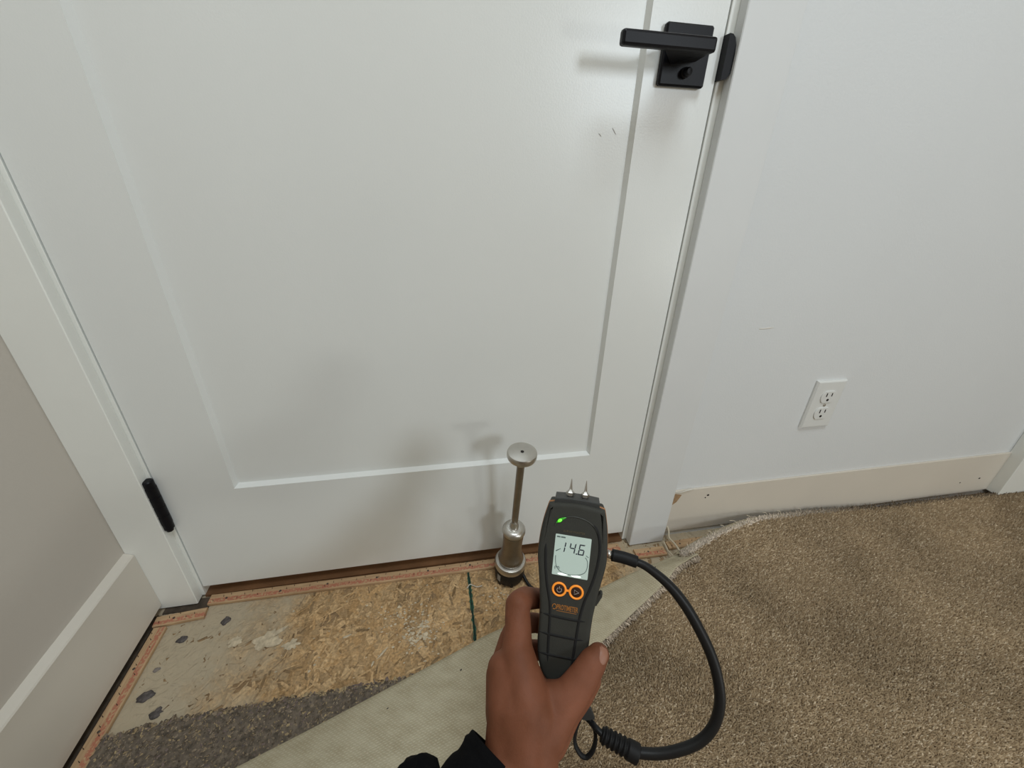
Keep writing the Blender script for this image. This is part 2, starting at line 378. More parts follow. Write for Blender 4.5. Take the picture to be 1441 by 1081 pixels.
def flecks():
    # crumbs of plaster trodden into the board: two loose clusters and a scatter
    bm = bmesh.new()
    for i in range(520):
        q = random.random()
        if q < .55: x, y = random.gauss(.402, .016), random.gauss(-.140, .014)
        elif q < .75: x, y = random.gauss(.372, .026), random.gauss(-.105, .016)
        elif q < .86: x, y = random.gauss(.575, .03), random.gauss(-.10, .02)
        else: x, y = random.uniform(.05, .48), random.uniform(-.2, -.04)
        rr = .0008 + .0026 * random.random() ** 2.5; a = random.uniform(0, 6.3); k = random.uniform(.4, 1)
        vs = [bm.verts.new((x + rr * random.uniform(.6, 1.2) * math.cos(a + t * 1.047), y + k * rr * random.uniform(.6, 1.2) * math.sin(a + t * 1.047), .0017)) for t in range(6)]
        c = bm.verts.new((x, y, .0022))
        for t in range(6): bm.faces.new((vs[t], vs[(t + 1) % 6], c))
    from_bm('plaster_crumbs', bm, M_plaster, floor)['kind'] = 'stuff'
flecks()
box('shade_strip', WL + .001, -0.0655, -1.2, -0.03, 0.0, 0.0028, plain('gap_shade', (.06, .045, .03), .95, var=.4, vscale=60), floor)  # dark strip standing in for the shade between baseboard and tack strip
box('shade_strip', -0.064, 0.012, -0.0275, -0.004, 0.0, 0.0028, plain('gap_shade_corner', (.07, .052, .036), .95, var=.4, vscale=60), floor)  # shade by the left casing, painted as a dark strip too
# little twist of thread over the seam
tube('thread_scrap', spline([(0.494, -0.066, .004), (0.500, -0.060, .006), (0.507, -0.062, .004), (0.514, -0.067, .005), (0.524, -0.065, .004)], 5), 0.0011, plain('scrap_thread', (0.50, 0.46, 0.38), .9), floor, 6)

# --- walls
wall_back = structure(empty('wall_back'))
bm = bmesh.new(); add_box(bm, 0.872, 3.6, 0.0, 0.11, 0.0, 2.45); add_box(bm, WL - .1, 0.872, 0.0, 0.11, 2.07, 2.45); add_box(bm, WL - .1, -0.018, 0.0, 0.11, 0.0, 2.07)
from_bm('plasterboard', bm, M_wall, wall_back)
# small white scuff on the wall
blob('paint_scuff', 0, 0, 0.017, 0.0012, M_flake, 0.0004, 0.4, 16, parent=wall_back, seed=4).matrix_local = Matrix.Translation((1.055, -0.0003, 0.506)) @ Matrix.Rotation(math.pi / 2, 4, 'X') @ Matrix.Rotation(0.05, 4, 'Z')
structure(box('wall_left', WL - 0.1, WL, -3.2, 0.0, 0.0, 2.45, M_wall_left_dim))
structure(box('wall_right', 3.5, 3.6, -3.2, 0.0, 0.0, 2.45, M_wall))
# --- baseboards
bl = bmesh.new()
prof = [(WL, .018), (WL + .0135, .018), (WL + .0135, .1475), (WL + .012, .1495), (WL, .1545)]
vs = [[bl.verts.new((x, y, z)) for x, z in prof] for y in (-3.2, -0.0185)]
for i in range(5): bl.faces.new((vs[0][i], vs[0][(i + 1) % 5], vs[1][(i + 1) % 5], vs[1][i]))
bl.faces.new(vs[0]); bl.faces.new(vs[1])
structure(from_bm('baseboard_left', bl, plain('baseboard_paint_left', (0.64, 0.60, 0.53), 0.42, bump=0.1, bscale=300, var=0.02, vscale=8)))
bb = structure(empty('baseboard_back'))
box('board', 0.946, 1.906, -0.005, 0.0, 0.0175, 0.1385, M_base, bb, 0.0006)
V = [(0.9465, -.0056, .130), (0.9570, -.0056, .131), (0.972, -.0056, .1265), (0.969, -.0056, .119), (0.964, -.0056, .108), (0.956, -.0056, .1005), (0.9465, -.0056, .100)]
mesh('torn_patch', V + [(x, -.0049, z) for x, y, z in V], [tuple(range(7))] + [(i, (i + 1) % 7, 7 + (i + 1) % 7, 7 + i) for i in range(7)], M_mdf, bb)
for (x, z, r) in ((1.039, .1165, .0032), (1.034, .110, .002), (1.79, .055, .002), (1.85, .062, .0030)):
    blob('nail_hole', 0, 0, r, r * .8, M_dark, .0005, .4, 10, parent=bb, seed=x * 9).matrix_local = Matrix.Translation((x, -.0052, z)) @ Matrix.Rotation(math.pi / 2, 4, 'X')
# crack of peeled paint along the top of the board
tube('peeled_paint', spline([(0.952, -.0055, .1375), (0.966, -.0075, .137), (0.980, -.008, .140), (0.998, -.0055, .1395)], 4), 0.0009, M_flake, bb, 6)
# --- door casings and jambs
def casing(name, x0, x1, z0, z1, y=-0.018):
    return structure(box(name, x0, x1, y, 0.0, z0, z1, M_trim, None, 0.0012))
casing('trim_1', WL, -0.0075, 0.006, 2.12)
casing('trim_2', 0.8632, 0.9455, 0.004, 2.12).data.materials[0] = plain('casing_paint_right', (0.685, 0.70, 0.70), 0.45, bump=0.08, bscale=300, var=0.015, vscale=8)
tr3 = structure(box('trim_3', 1.9055, 2.02, -0.030, 0.0, 0.016, 2.12, M_trim, None, 0.0012))
def jamb(name, x0, x1):
    r = structure(empty(name)); box('jamb_board', x0, x1, 0.0, 0.11, 0.006, 2.06, M_trim, r, 0.0008); return r
jamb('trim_4', -0.0185, -0.0025); jr = jamb('trim_5', 0.8528, 0.872)
box('door_stop', 0.8415, 0.8528, 0.0385, 0.075, 0.006, 2.06, M_trim, jr)
# black lip of the strike plate wrapping the jamb edge
pts = [(.8505, .8615), (.8600, .8630), (.8655, .8690), (.8680, .8790), (.8650, .8985), (.8615, .9065), (.8560, .9100), (.8505, .9105)]
Vv = [(a, -.0125, b) for a, b in pts] + [(a, 0.002, b) for a, b in pts]
Vv = [(0.8505 + (a - 0.8505) * .80, y, b) for a, y, b in Vv]
mesh('strike_plate', Vv, [tuple(range(8)), tuple(range(8, 16))] + [(i, (i + 1) % 8, 8 + (i + 1) % 8, 8 + i) for i in range(8)], M_black, jr)
th = structure(box('trim_6', -0.0025, 0.8528, -0.0015, 0.16, 0.0, 0.007, M_brownwood)); 

# --- door
door = structure(empty('door_1', (0, 0, 0.03)))
def dbox(name, x0, x1, z0, z1, y0=0.0, y1=0.035, bev=0.0012, mat=M_door):
    return box(name, x0, x1, y0, y1, z0 - 0.03, z1 - 0.03, mat, door, bev)
dbox('stile', 0.0005, 0.1105, 0.03, 2.055, bev=0); dbox('stile', 0.7464, 0.850, 0.03, 2.055, bev=0)
dbox('rail', 0.1105, 0.7464, 0.03, 0.2546, bev=0); dbox('rail', 0.1105, 0.7464, 1.93, 2.055, bev=0)
# recessed flat panel with a chamfered sticking all round
def panel():
    x0, x1, z0, z1 = 0.1105, 0.7464, 0.2246, 1.90
    d, s = 0.0095, 0.0045; V = []; F = []
    for (i, y) in ((-0.0005, 0.0012), (0.0, 0.0004), (s, d), (0.02, d)):
        V += [(x0 + i, y, z0 + i), (x1 - i, y, z0 + i), (x1 - i, y, z1 - i), (x0 + i, y, z1 - i)]
    for l in range(3):
        for i in range(4): j = (i + 1) % 4; F.append((l * 4 + i, l * 4 + j, l * 4 + 4 + j, l * 4 + 4 + i))
    F.append((12, 13, 14, 15))
    V += [(x0, 0.024, z0), (x1, 0.024, z0), (x1, 0.024, z1), (x0, 0.024, z1)]; F.append((19, 18, 17, 16))
    for i in range(4): j = (i + 1) % 4; F.append((i, 16 + i, 16 + j, j))
    mesh('panel', V, F, M_door, door)
panel()
# hinge: knuckled barrel with leaves
def hinge(zc):
    h = lathe('hinge', [(0.0, -.056), (.005, -.056), (.006, -.051), (.0078, -.050), (.0078, .050), (.006, .052), (0, .052)], M_black, door, Matrix.Translation((-0.0035, -0.0075, zc - 0.03)), 20)
    box('hinge_leaf', -0.0165, -0.0035, -0.0090, 0.001, zc - .0805, zc + .0205, M_black, h, 0.001)
    for k in (-.03, -.01, .01, .03):
        lathe('knuckle', [(.0070, -.0088), (.0084, -.0085), (.0084, .0085), (.0070, .0088)], M_black, h, Matrix.Translation((-0.0035, -0.0075, zc - 0.03 + k)), 20)
hinge(0.241); hinge(1.85)
# lever handle
hz = 0.8845
rose = dbox('handle_rose', 0.7650, 0.8300, 0.852, 0.917, -0.0095, 0.0, 0.0022, M_black)
def lever():
    z0 = hz - 0.006 - 0.03; bm = bmesh.new()
    add_box(bm, 0.6885, 0.8065, -0.060, -0.048, z0 - 0.0005, z0 + 0.0150, 0.0030, 2)
    # neck: wedge reaching from the rose up to the bar
    q = [(0.777, -0.0095, z0 - .004), (0.812, -0.0095, z0 + .001), (0.812, -0.0095, z0 + .016), (0.777, -0.0095, z0 + .016),
         (0.745, -0.052, z0 + .0008), (0.8035, -0.052, z0 + .0008), (0.8035, -0.052, z0 + .013), (0.745, -0.052, z0 + .013)]
    vv = [bm.verts.new(p) for p in q]
    for f in ((0, 1, 2, 3), (7, 6, 5, 4), (0, 4, 5, 1), (1, 5, 6, 2), (2, 6, 7, 3), (3, 7, 4, 0)): bm.faces.new([vv[i] for i in f])
    from_bm('lever', bm, M_black, rose)
lever()
lathe('privacy_button', [(0, 0), (.0062, 0), (.0062, .004), (.0048, .0045), (.0048, .011), (.0035, .0135), (0, .014)], M_black, rose,
      Matrix.Translation((0.7985, -0.0095, 0.8665 - 0.03)) @ Matrix.Rotation(math.pi / 2, 4, 'X'), 20)
# light scuffs on the door
for x, z, l, a in ((0.72, 0.80, .006, -.9), (0.70, 0.795, .003, -.7)):
    blob('scuff_mark', 0, 0, l, .0005, plain('scuff', (.5, .5, .48), .6), .0002, .3, 10, parent=door, seed=l).matrix_local = Matrix.Translation((x, .0092, z - .03)) @ Matrix.Rotation(math.pi / 2, 4, 'X') @ Matrix.Rotation(a, 4, 'Z')

# ================================================================== OUTLET
outlet = empty('power_outlet', (1.248, 0.0, 0.3335))
tagged(outlet, 'white duplex power outlet on the wall right of the door', 'outlet')
def outlet_parts():
    a, b = 0.0355, 0.0555
    V, F = prism([(-a, -b), (a, -b), (a, b), (-a, b)], [(0, 0.0), (0, .003), (.0035, .0062), (.006, .0066)])
    R = Matrix.Rotation(math.pi / 2, 4, 'X')
    V = [R @ Vector(v) for v in V]; mesh('cover_plate', V, F, M_plastic_white, outlet)
    for s in (1, -1):
        poly = []
        for k in range(40):
            t = 2 * math.pi * k / 40; x, z = .0172 * math.cos(t), .0172 * math.sin(t)
            poly.append((x, max(-.0138, min(.0138, z))))
        q = []
        for pnt in poly:
            if not q or (Vector(pnt) - Vector(q[-1])).length > 1e-5: q.append(pnt)
        V, F = prism(q, [(0, .0055), (0, .0082), (.0008, .0088)])
        V = [R @ Vector((v[0], v[1] + s * .0195, v[2])) for v in V]
        rc = mesh('receptacle', V, F, M_plastic_white, outlet)
        zc = s * .0195
        for dx, hh in ((-.0062, .0042), (.0062, .0036)):
            box('slot', dx - .0011, dx + .0011, -.0092, -.0070, zc + .0025 - hh + .003, zc + .0025 + hh + .003, M_dark, rc)
        lathe('ground_hole', [(0, 0), (.0028, 0), (.0028, .002), (0, .002)], M_dark, rc, Matrix.Translation((0, -.0072, zc - .0065)) @ R, 14)
    lathe('cover_screw', [(0, 0), (.0032, 0), (.0030, .0012), (0, .0016)], M_steel, outlet, Matrix.Translation((0, -.0066, 0)) @ R, 16)
outlet_parts()

# ================================================================== TACK STRIPS
def tack_strip(a, b, wid, label, red=True, h=0.0062, flip=False):
    a = Vector((*a, 0)); b = Vector((*b, 0)); L = (b - a).length
    o = empty('tack_strip', ((a + b) / 2)); o.location.z = 0.0016
    o.rotation_euler.z = math.atan2(b.y - a.y, b.x - a.x)
    tagged(o, label, 'tack strip')
    V = []; F = []; n = max(2, int(L / .03)); c = .0015
    prof = [(-wid / 2, 0), (-wid / 2, h - c), (-wid / 2 + c, h), (wid / 2 - c, h), (wid / 2, h - c), (wid / 2, 0)]
    for i in range(n + 1):
        x = -L / 2 + L * i / n
        V += [(x, y, z) for y, z in prof]
    for i in range(n):
        for k in range(6): F.append((i * 6 + k, i * 6 + (k + 1) % 6, i * 6 + 6 + (k + 1) % 6, i * 6 + 6 + k))
    F += [tuple(range(6)), tuple(range(n * 6, n * 6 + 6))]
    w_ = mesh('wood_strip', V, F, M_strip, o)
    uv = w_.data.uv_layers.new(name='UVMap')
    for l in w_.data.loops:
        p = w_.data.vertices[l.vertex_index].co; v = p.y / wid + 0.5
        uv.data[l.index].uv = (p.x + L, (1 - v) if flip else v)
    if not red:
        for l in w_.data.loops: uv.data[l.index].uv.y = 0.5 + 0.5 * uv.data[l.index].uv.y + 0.1
    Vp = []; Fp = []
    row = 0; x = -L / 2 + .008
    while x < L / 2 - .005:
        y = (-.22, .05, .27)[row % 3] * wid + random.uniform(-.001, .001); row += 1
        b0 = len(Vp); r = .0009
        for k in range(5): Vp.append((x + r * math.cos(k * 1.2566), y + r * math.sin(k * 1.2566), h - .001))
        Vp.append((x + .0012, y + (.0012 if not flip else -.0012), h + .0045))
        for k in range(5): Fp.append((b0 + k, b0 + (k + 1) % 5, b0 + 5))
        x += random.uniform(.011, .016)
    pins = mesh('tack_pins', Vp, Fp, M_brass, o); pins['kind'] = 'stuff'
    x = -L / 2 + .03
    while x < L / 2 - .01:
        lathe('nail', [(0, h - .001), (.0021, h - .001), (.0021, h + .0006), (.0012, h + .0012), (0, h + .0012)], M_brass, o, Matrix.Translation((x, random.uniform(-.1, .1) * wid, 0)), 8)
        x += random.uniform(.085, .12)
    return o
tack_strip((0.010, -0.0125), (0.838, -0.0200), 0.021, 'long plywood tack strip along the foot of the door')
tack_strip((-0.066, -0.0445), (0.014, -0.0385), 0.020, 'short red-printed tack strip at the foot of the left door casing')
tack_strip((-0.0555, -0.950), (-0.0515, -0.0575), 0.021, 'tack strip running along the left baseboard toward the camera', flip=False)
tack_strip((0.866, -0.043), (0.936, -0.0445), 0.023, 'short red-printed tack strip at the foot of the right door casing')
tack_strip((0.948, -0.0330), (1.885, -0.0240), 0.020, 'pale unprinted tack strip under the back baseboard right of the door', red=False)

# ================================================================== CARPET CUSHION (left over strip)
pad = empty('carpet_cushion', (0.3, -0.5, 0.0))
tagged(pad, 'dark crumbed carpet cushion left on the subfloor, under the turned-back carpet', 'carpet cushion')
def cushion():
    x0, x1 = -0.040, 0.80; n = 220; V = []; F = []
    def edge(x): return -0.2155 - 0.010 * max(0, (0.05 - x) / 0.1) + 0.0028 * noise.noise(Vector((x * 60, 1, 0))) + 0.002 * noise.noise(Vector((x * 240, 5, 0)))
    o = Vector((0.3, -0.5, 0))
    for i in range(n + 1):
        x = x0 + (x1 - x0) * i / n
        for y, z in ((edge(x), .0015), (edge(x) - .001, .0085), (edge(x) - .006, .0095), (-1.6, .0095)):
            V.append(Vector((x, y, z)) - o)
    for i in range(n):
        for k in range(3): F.append((i * 4 + k, i * 4 + k + 1, i * 4 + k + 5, i * 4 + k + 4))
    F.append((0, 1, 2, 3))
    mesh('foam_slab', V, F, plain('cushion_core', (0.13, 0.105, 0.08), 1.0, var=.5, vscale=160), pad)
    n = 9500; Vs = []; Fs = []; Cs = []
    pal = [(.30, .235, .16), (.15, .115, .08), (.24, .195, .145), (.34, .26, .155), (.11, .088, .068), (.19, .15, .11), (.29, .235, .175), (.42, .325, .19), (.20, .155, .14), (.13, .11, .10)]
    for i in range(n):
        x = random.uniform(x0, 0.42); y = edge(x) - 0.002 - random.random() ** 1.1 * 0.20 + .004
        r = random.uniform(.0018, .0052); a = random.uniform(0, 6.3); z = .0088 + random.random() * .0012
        s = random.uniform(.22, .7); b = len(Vs)
        for k in range(5):
            t = k * 1.2566 + random.uniform(-.3, .3); px, py = r * math.cos(t), r * s * math.sin(t)
            Vs.append(Vector((x + px * math.cos(a) - py * math.sin(a), y + px * math.sin(a) + py * math.cos(a), z - .001)) - o)
        Vs.append(Vector((x, y, z + .0009)) - o)
        for k in range(5): Fs.append((b + k, b + (k + 1) % 5, b + 5))
        c = random.choice(pal); Cs += [(*c, 1)] * 6
    me = bpy.data.meshes.new('foam_crumbs'); me.from_pydata(Vs, [], Fs); me.update(); add_color(me, Cs)
    link('foam_crumbs', me, M_pad, pad)['kind'] = 'stuff'
cushion()

# ================================================================== CARPET
CZ = 0.0125       # level of the backing's underside
carpet = empty('carpet', (1.4, -0.6, 0.0)); CO = Vector((1.4, -0.6, 0.0))
tagged(carpet, 'greyish brown cut pile carpet pulled up from the corner, its cream woven backing folded over', 'carpet')
# crease of the fold, and the free edge of the flap, station by station
FOLD_K = [(-0.05, -0.374), (0.060, -0.337), (0.165, -0.302), (0.292, -0.260), (0.462, -0.201), (0.525, -0.179), (0.640, -0.151), (0.746, -0.1265), (0.798, -0.1115), (0.849, -0.098), (0.895, -0.0875), (0.950, -0.0735)]
FOLD_E = [(0.180, -0.514), (0.265, -0.468), (0.35, -0.421), (0.440, -0.373), (0.560, -0.308), (0.620, -0.276), (0.708, -0.230), (0.782, -0.1905), (0.830, -0.166), (0.880, -0.1405), (0.918, -0.1165), (0.966, -0.1065)]
K = spline([(x, y, 0) for x, y in FOLD_K], 10); Ee = spline([(x, y, 0) for x, y in FOLD_E], 10)
# cut edge along the wall, right of the fold: x, y, height of the sheet there
EDGE = [(0.935, -0.088, .036), (0.960, -0.084, .046), (0.992, -0.073, .0465), (1.05, -0.0545, .0485), (1.158, -0.0305, .0475), (1.27, -0.0215, .040), (1.36, -0.019, .034), (1.54, -0.0195, .0215), (1.72, -0.021, .019), (1.89, -0.0225, .018), (2.02, -0.034, .018), (2.3, -0.034, .018), (3.5, -0.034, .018)]
EW = spline(EDGE, 8)
def edge_at(x):
    for i in range(len(EW) - 1):
        if EW[i].x <= x <= EW[i + 1].x:
            t = (x - EW[i].x) / max(1e-9, EW[i + 1].x - EW[i].x); return EW[i].lerp(EW[i + 1], t)
    return EW[0] if x < EW[0].x else EW[-1]
def kline(x):
    for i in range(len(K) - 1):
        if K[i].x <= x <= K[i + 1].x: return K[i].y + (K[i + 1].y - K[i].y) * (x - K[i].x) / (K[i + 1].x - K[i].x)
    return K[0].y
def eline(x):
    for i in range(len(Ee) - 1):
        if Ee[i].x <= x <= Ee[i + 1].x: return Ee[i].y + (Ee[i + 1].y - Ee[i].y) * (x - Ee[i].x) / max(1e-6, Ee[i + 1].x - Ee[i].x)
    return Ee[0].y + (x - Ee[0].x) * .56
def top_y(x): return edge_at(x).y if x > 0.95 else kline(x) - 0.012
def hgt(x, y):
    """height of the carpet's ground (foot of the pile)"""
    z = CZ + .002
    e = edge_at(max(x, .936)); d = e.y - y; f = 1.0 if x > .95 else max(0, 1 - (.95 - x) / .22)
    lift = max(0, e.z - .0165) * f
    z += lift * math.exp(-(max(d, 0) / .085) ** 1.6)
    z += 0.0025 * noise.noise(Vector((x * 5, y * 5, 2.2))) + .0012 * noise.noise(Vector((x * 14, y * 14, 7.2)))
    return z
def ground():
    xs = np.concatenate([np.arange(-0.03, 0.9, .02), np.arange(0.9, 1.5, .01), np.arange(1.5, 2.4, .02), np.arange(2.4, 3.51, .1)])
    ts = np.concatenate([np.linspace(0, .12, 13), np.linspace(.14, .8, 28), np.linspace(.9, 2.4, 8)])
    V = []; F = []
    for x in xs:
        y0 = top_y(x)
        for t in ts: V.append(Vector((x, y0 - t, hgt(x, y0 - t))) - CO)
    nt_ = len(ts)
    for i in range(len(xs) - 1):
        for j in range(nt_ - 1): F.append((i * nt_ + j, i * nt_ + j + 1, (i + 1) * nt_ + j + 1, (i + 1) * nt_ + j))
    b = len(V)   # underside lip along the wall edge
    for x in xs: y0 = top_y(x); V.append(Vector((x, y0 + .001, hgt(x, y0) - .003)) - CO)
    for i in range(len(xs) - 1): F.append((i * nt_, (i + 1) * nt_, b + i + 1, b + i))
    me = bpy.data.meshes.new('pile_ground'); me.from_pydata(V, [], F); me.update()
    col = [(.26, .19, .125, 1)] * len(V); add_color(me, col)
    return link('pile_ground', me, M_pile, carpet, True)
ground()
def tufts(P, Nn, col, r0, h0, name, tilt=.35, bent=.6):
    """one short twisted yarn end per point: three-sided, swelling in the middle"""
    n = len(P); h = h0 * RNG.uniform(.75, 1.2, n); r = r0 * RNG.uniform(.75, 1.3, n)
    a = RNG.uniform(0, 2 * np.pi, n)
    T = RNG.normal(0, tilt, (n, 3)); ax = Nn + T; ax /= np.linalg.norm(ax, axis=1)[:, None]
    u = np.cross(ax, np.array([.3, .9, .1])); u /= np.linalg.norm(u, axis=1)[:, None]; v = np.cross(ax, u)
    lean = RNG.normal(0, bent, (n, 3)) * r[:, None]
    V = np.zeros((n, 5, 3))
    for k in range(3):
        an = a + k * 2.0944
        d = u * np.cos(an)[:, None] + v * np.sin(an)[:, None]
        V[:, k] = P + d * r[:, None]
    an = a + .6; d = u * np.cos(an)[:, None] + v * np.sin(an)[:, None]
    V[:, 3] = P + ax * h[:, None] + lean + d * (r * .65)[:, None]
    V[:, 4] = P + ax * (h * .93)[:, None] + lean - d * (r * .65)[:, None]
    base = np.arange(n)[:, None] * 5
    tri = np.array([[0, 1, 3], [1, 4, 3], [1, 2, 4], [2, 0, 4], [0, 3, 4]])
    F = (base[:, None, :] + tri[None]).reshape(-1, 3)
    me = bpy.data.meshes.new(name)
    me.vertices.add(n * 5); me.vertices.foreach_set('co', (V - np.array(CO)).astype(np.float32).ravel())
    nf = len(F); me.loops.add(nf * 3); me.polygons.add(nf)
    me.loops.foreach_set('vertex_index', F.astype(np.int32).ravel())
    me.polygons.foreach_set('loop_start', np.arange(0, nf * 3, 3, dtype=np.int32))
    me.update(calc_edges=True)
    C4 = np.ones((n, 5, 4)); C4[:, :, :3] = col[:, None, :]
    add_color(me, C4.reshape(-1, 4))
    o = link(name, me, M_pile, carpet, False); o['kind'] = 'stuff'; return o
def pile():
    xs = np.arange(.40, 2.30, .0020); ys = np.arange(-.74, -.004, .0020)
    X, Y = np.meshgrid(xs, ys); X = X.ravel() + RNG.uniform(-.0011, .0011, X.size); Y = Y.ravel() + RNG.uniform(-.0011, .0011, Y.size)
    # keep what lies in front of the flap or the cut edge, thin out beyond the photographed corner
    gx = np.arange(.38, 2.34, .005); gy = np.array([(edge_at(x).y if x > .952 else eline(x) + .012) for x in gx])
    top = np.interp(X, gx, gy)
    keep = (Y < top - .001) & (Y > -.30 - .55 * (2.25 - np.abs(X)) ) & (Y > -.74 + np.maximum(0, X - 1.5) * .75) & (Y > -.40 - .55 * np.maximum(0, X - .55))
    X, Y = X[keep], Y[keep]
    Z = np.array([hgt(a, b) for a, b in zip(X, Y)])
    e = .004
    Zx = np.array([hgt(a + e, b) for a, b in zip(X, Y)]); Zy = np.array([hgt(a, b + e) for a, b in zip(X, Y)])
    Nn = np.stack([-(Zx - Z) / e, -(Zy - Z) / e, np.ones_like(Z)], 1); Nn /= np.linalg.norm(Nn, axis=1)[:, None]
    # nap: broad brushed patches where the pile lies one way or the other
    nap = np.array([noise.noise(Vector((a * 3.2 + b * 2.0, b * 6.0, .5))) + .5 * noise.noise(Vector((a * 9, b * 9, 3))) for a, b in zip(X, Y)])
    lay = np.stack([.35 + .9 * nap, -.30 - .5 * nap, np.zeros_like(nap)], 1) * .42
    Nn = Nn + lay; Nn /= np.linalg.norm(Nn, axis=1)[:, None]
    c0 = np.array([.49, .37, .235]); c1 = np.array([.27, .19, .11]); c2 = np.array([.66, .53, .37])
    k = RNG.random(len(X)); m = RNG.random(len(X))
    col = c1 + (c0 - c1) * k[:, None]; col[m > .9] = (c2 * RNG.uniform(.8, 1.05, (m > .9).sum())[:, None])
    col = col * np.clip(1.0 + .20 * nap, .8, 1.15)[:, None]     # brushed and trodden patches
    P = np.stack([X, Y, Z], 1)
    tufts(P, Nn, col, .00125, .0065, 'pile', .33, .5)
    print('tufts', len(P))
pile()
def flap():
    """the folded-over corner: backing side up, a rounded crease, pile underneath"""
    V = []; F = []; UV = []; r = .0115; nE = len(K); na = 9; nf = 12
    for i in range(nE):
        k, e = K[i], Ee[i]; m = (e - k); L = m.length; m.normalize()
        s = k.x * 1.05
        taper = min(1, max(.55, L / .10))
        rr = r * (.8 + .2 * taper)
        zc = CZ + rr - .002
        row = []; u = 0; prev = None
        pts = []
        for j in range(3): pts.append(k + m * (rr + .02 * (1 - j / 2)) + Vector((0, 0, zc - rr)))
        for j in range(1, na):
            a = math.pi * j / (na - 1); pts.append(k + m * (rr - rr * math.sin(a)) + Vector((0, 0, zc - rr * math.cos(a))))
        hb = zc + rr
        for j in range(1, nf + 1):
            t = j / nf; q = k + m * (rr + (L - rr) * t)
            hz_ = hgt(q.x, q.y) + .0165
            z = hb * (1 - t) + hz_ * t + .005 * math.sin(math.pi * t) * min(1, L / .1) + .0014 * noise.noise(Vector((q.x * 12, q.y * 12, 4)))
            pts.append(Vector((q.x, q.y, z)))
        for p in pts:
            if prev is not None: u += (p - prev).length
            prev = p; V.append(p - CO); UV.append((s, u))
    n = na + nf + 2
    for i in range(nE - 1):
        for j in range(n - 1): F.append((i * n + j, (i + 1) * n + j, (i + 1) * n + j + 1, i * n + j + 1))
    me = bpy.data.meshes.new('backing'); me.from_pydata(V, [], F); me.update()
    uv = me.uv_layers.new(name='UVMap')
    for l in me.loops: uv.data[l.index].uv = UV[l.vertex_index]
    o = link('backing', me, M_backing, carpet, True)
    md = o.modifiers.new('thick', 'SOLIDIFY'); md.thickness = .0022; md.offset = -1
    tagged(o, 'cream woven carpet backing')
    # pile seen under the free edge, and frayed ends along it
    P = []; Nn = []
    for i in range(nE * 40):
        t = random.random() * (nE - 1); a = int(t); f = t - a
        if K[a].x < .30: continue
        k = K[a].lerp(K[min(a + 1, nE - 1)], f); e = Ee[a].lerp(Ee[min(a + 1, nE - 1)], f)
        m = (e - k).normalized(); d = random.uniform(-.002, .012)
        q = e - m * d; z = hgt(q.x, q.y) + .0150 - random.random() * .008
        P.append((q.x, q.y, z)); Nn.append((m.x * 1.0, m.y * 1.0, -.45 + random.uniform(-.4, .3)))
    P = np.array(P); Nn = np.array(Nn)
    col = np.array([.68, .57, .45]) * RNG.uniform(.45, 1.1, len(P))[:, None]
    tufts(P, Nn, col, .0013, .0075, 'flap_pile', .35, .8)
flap()
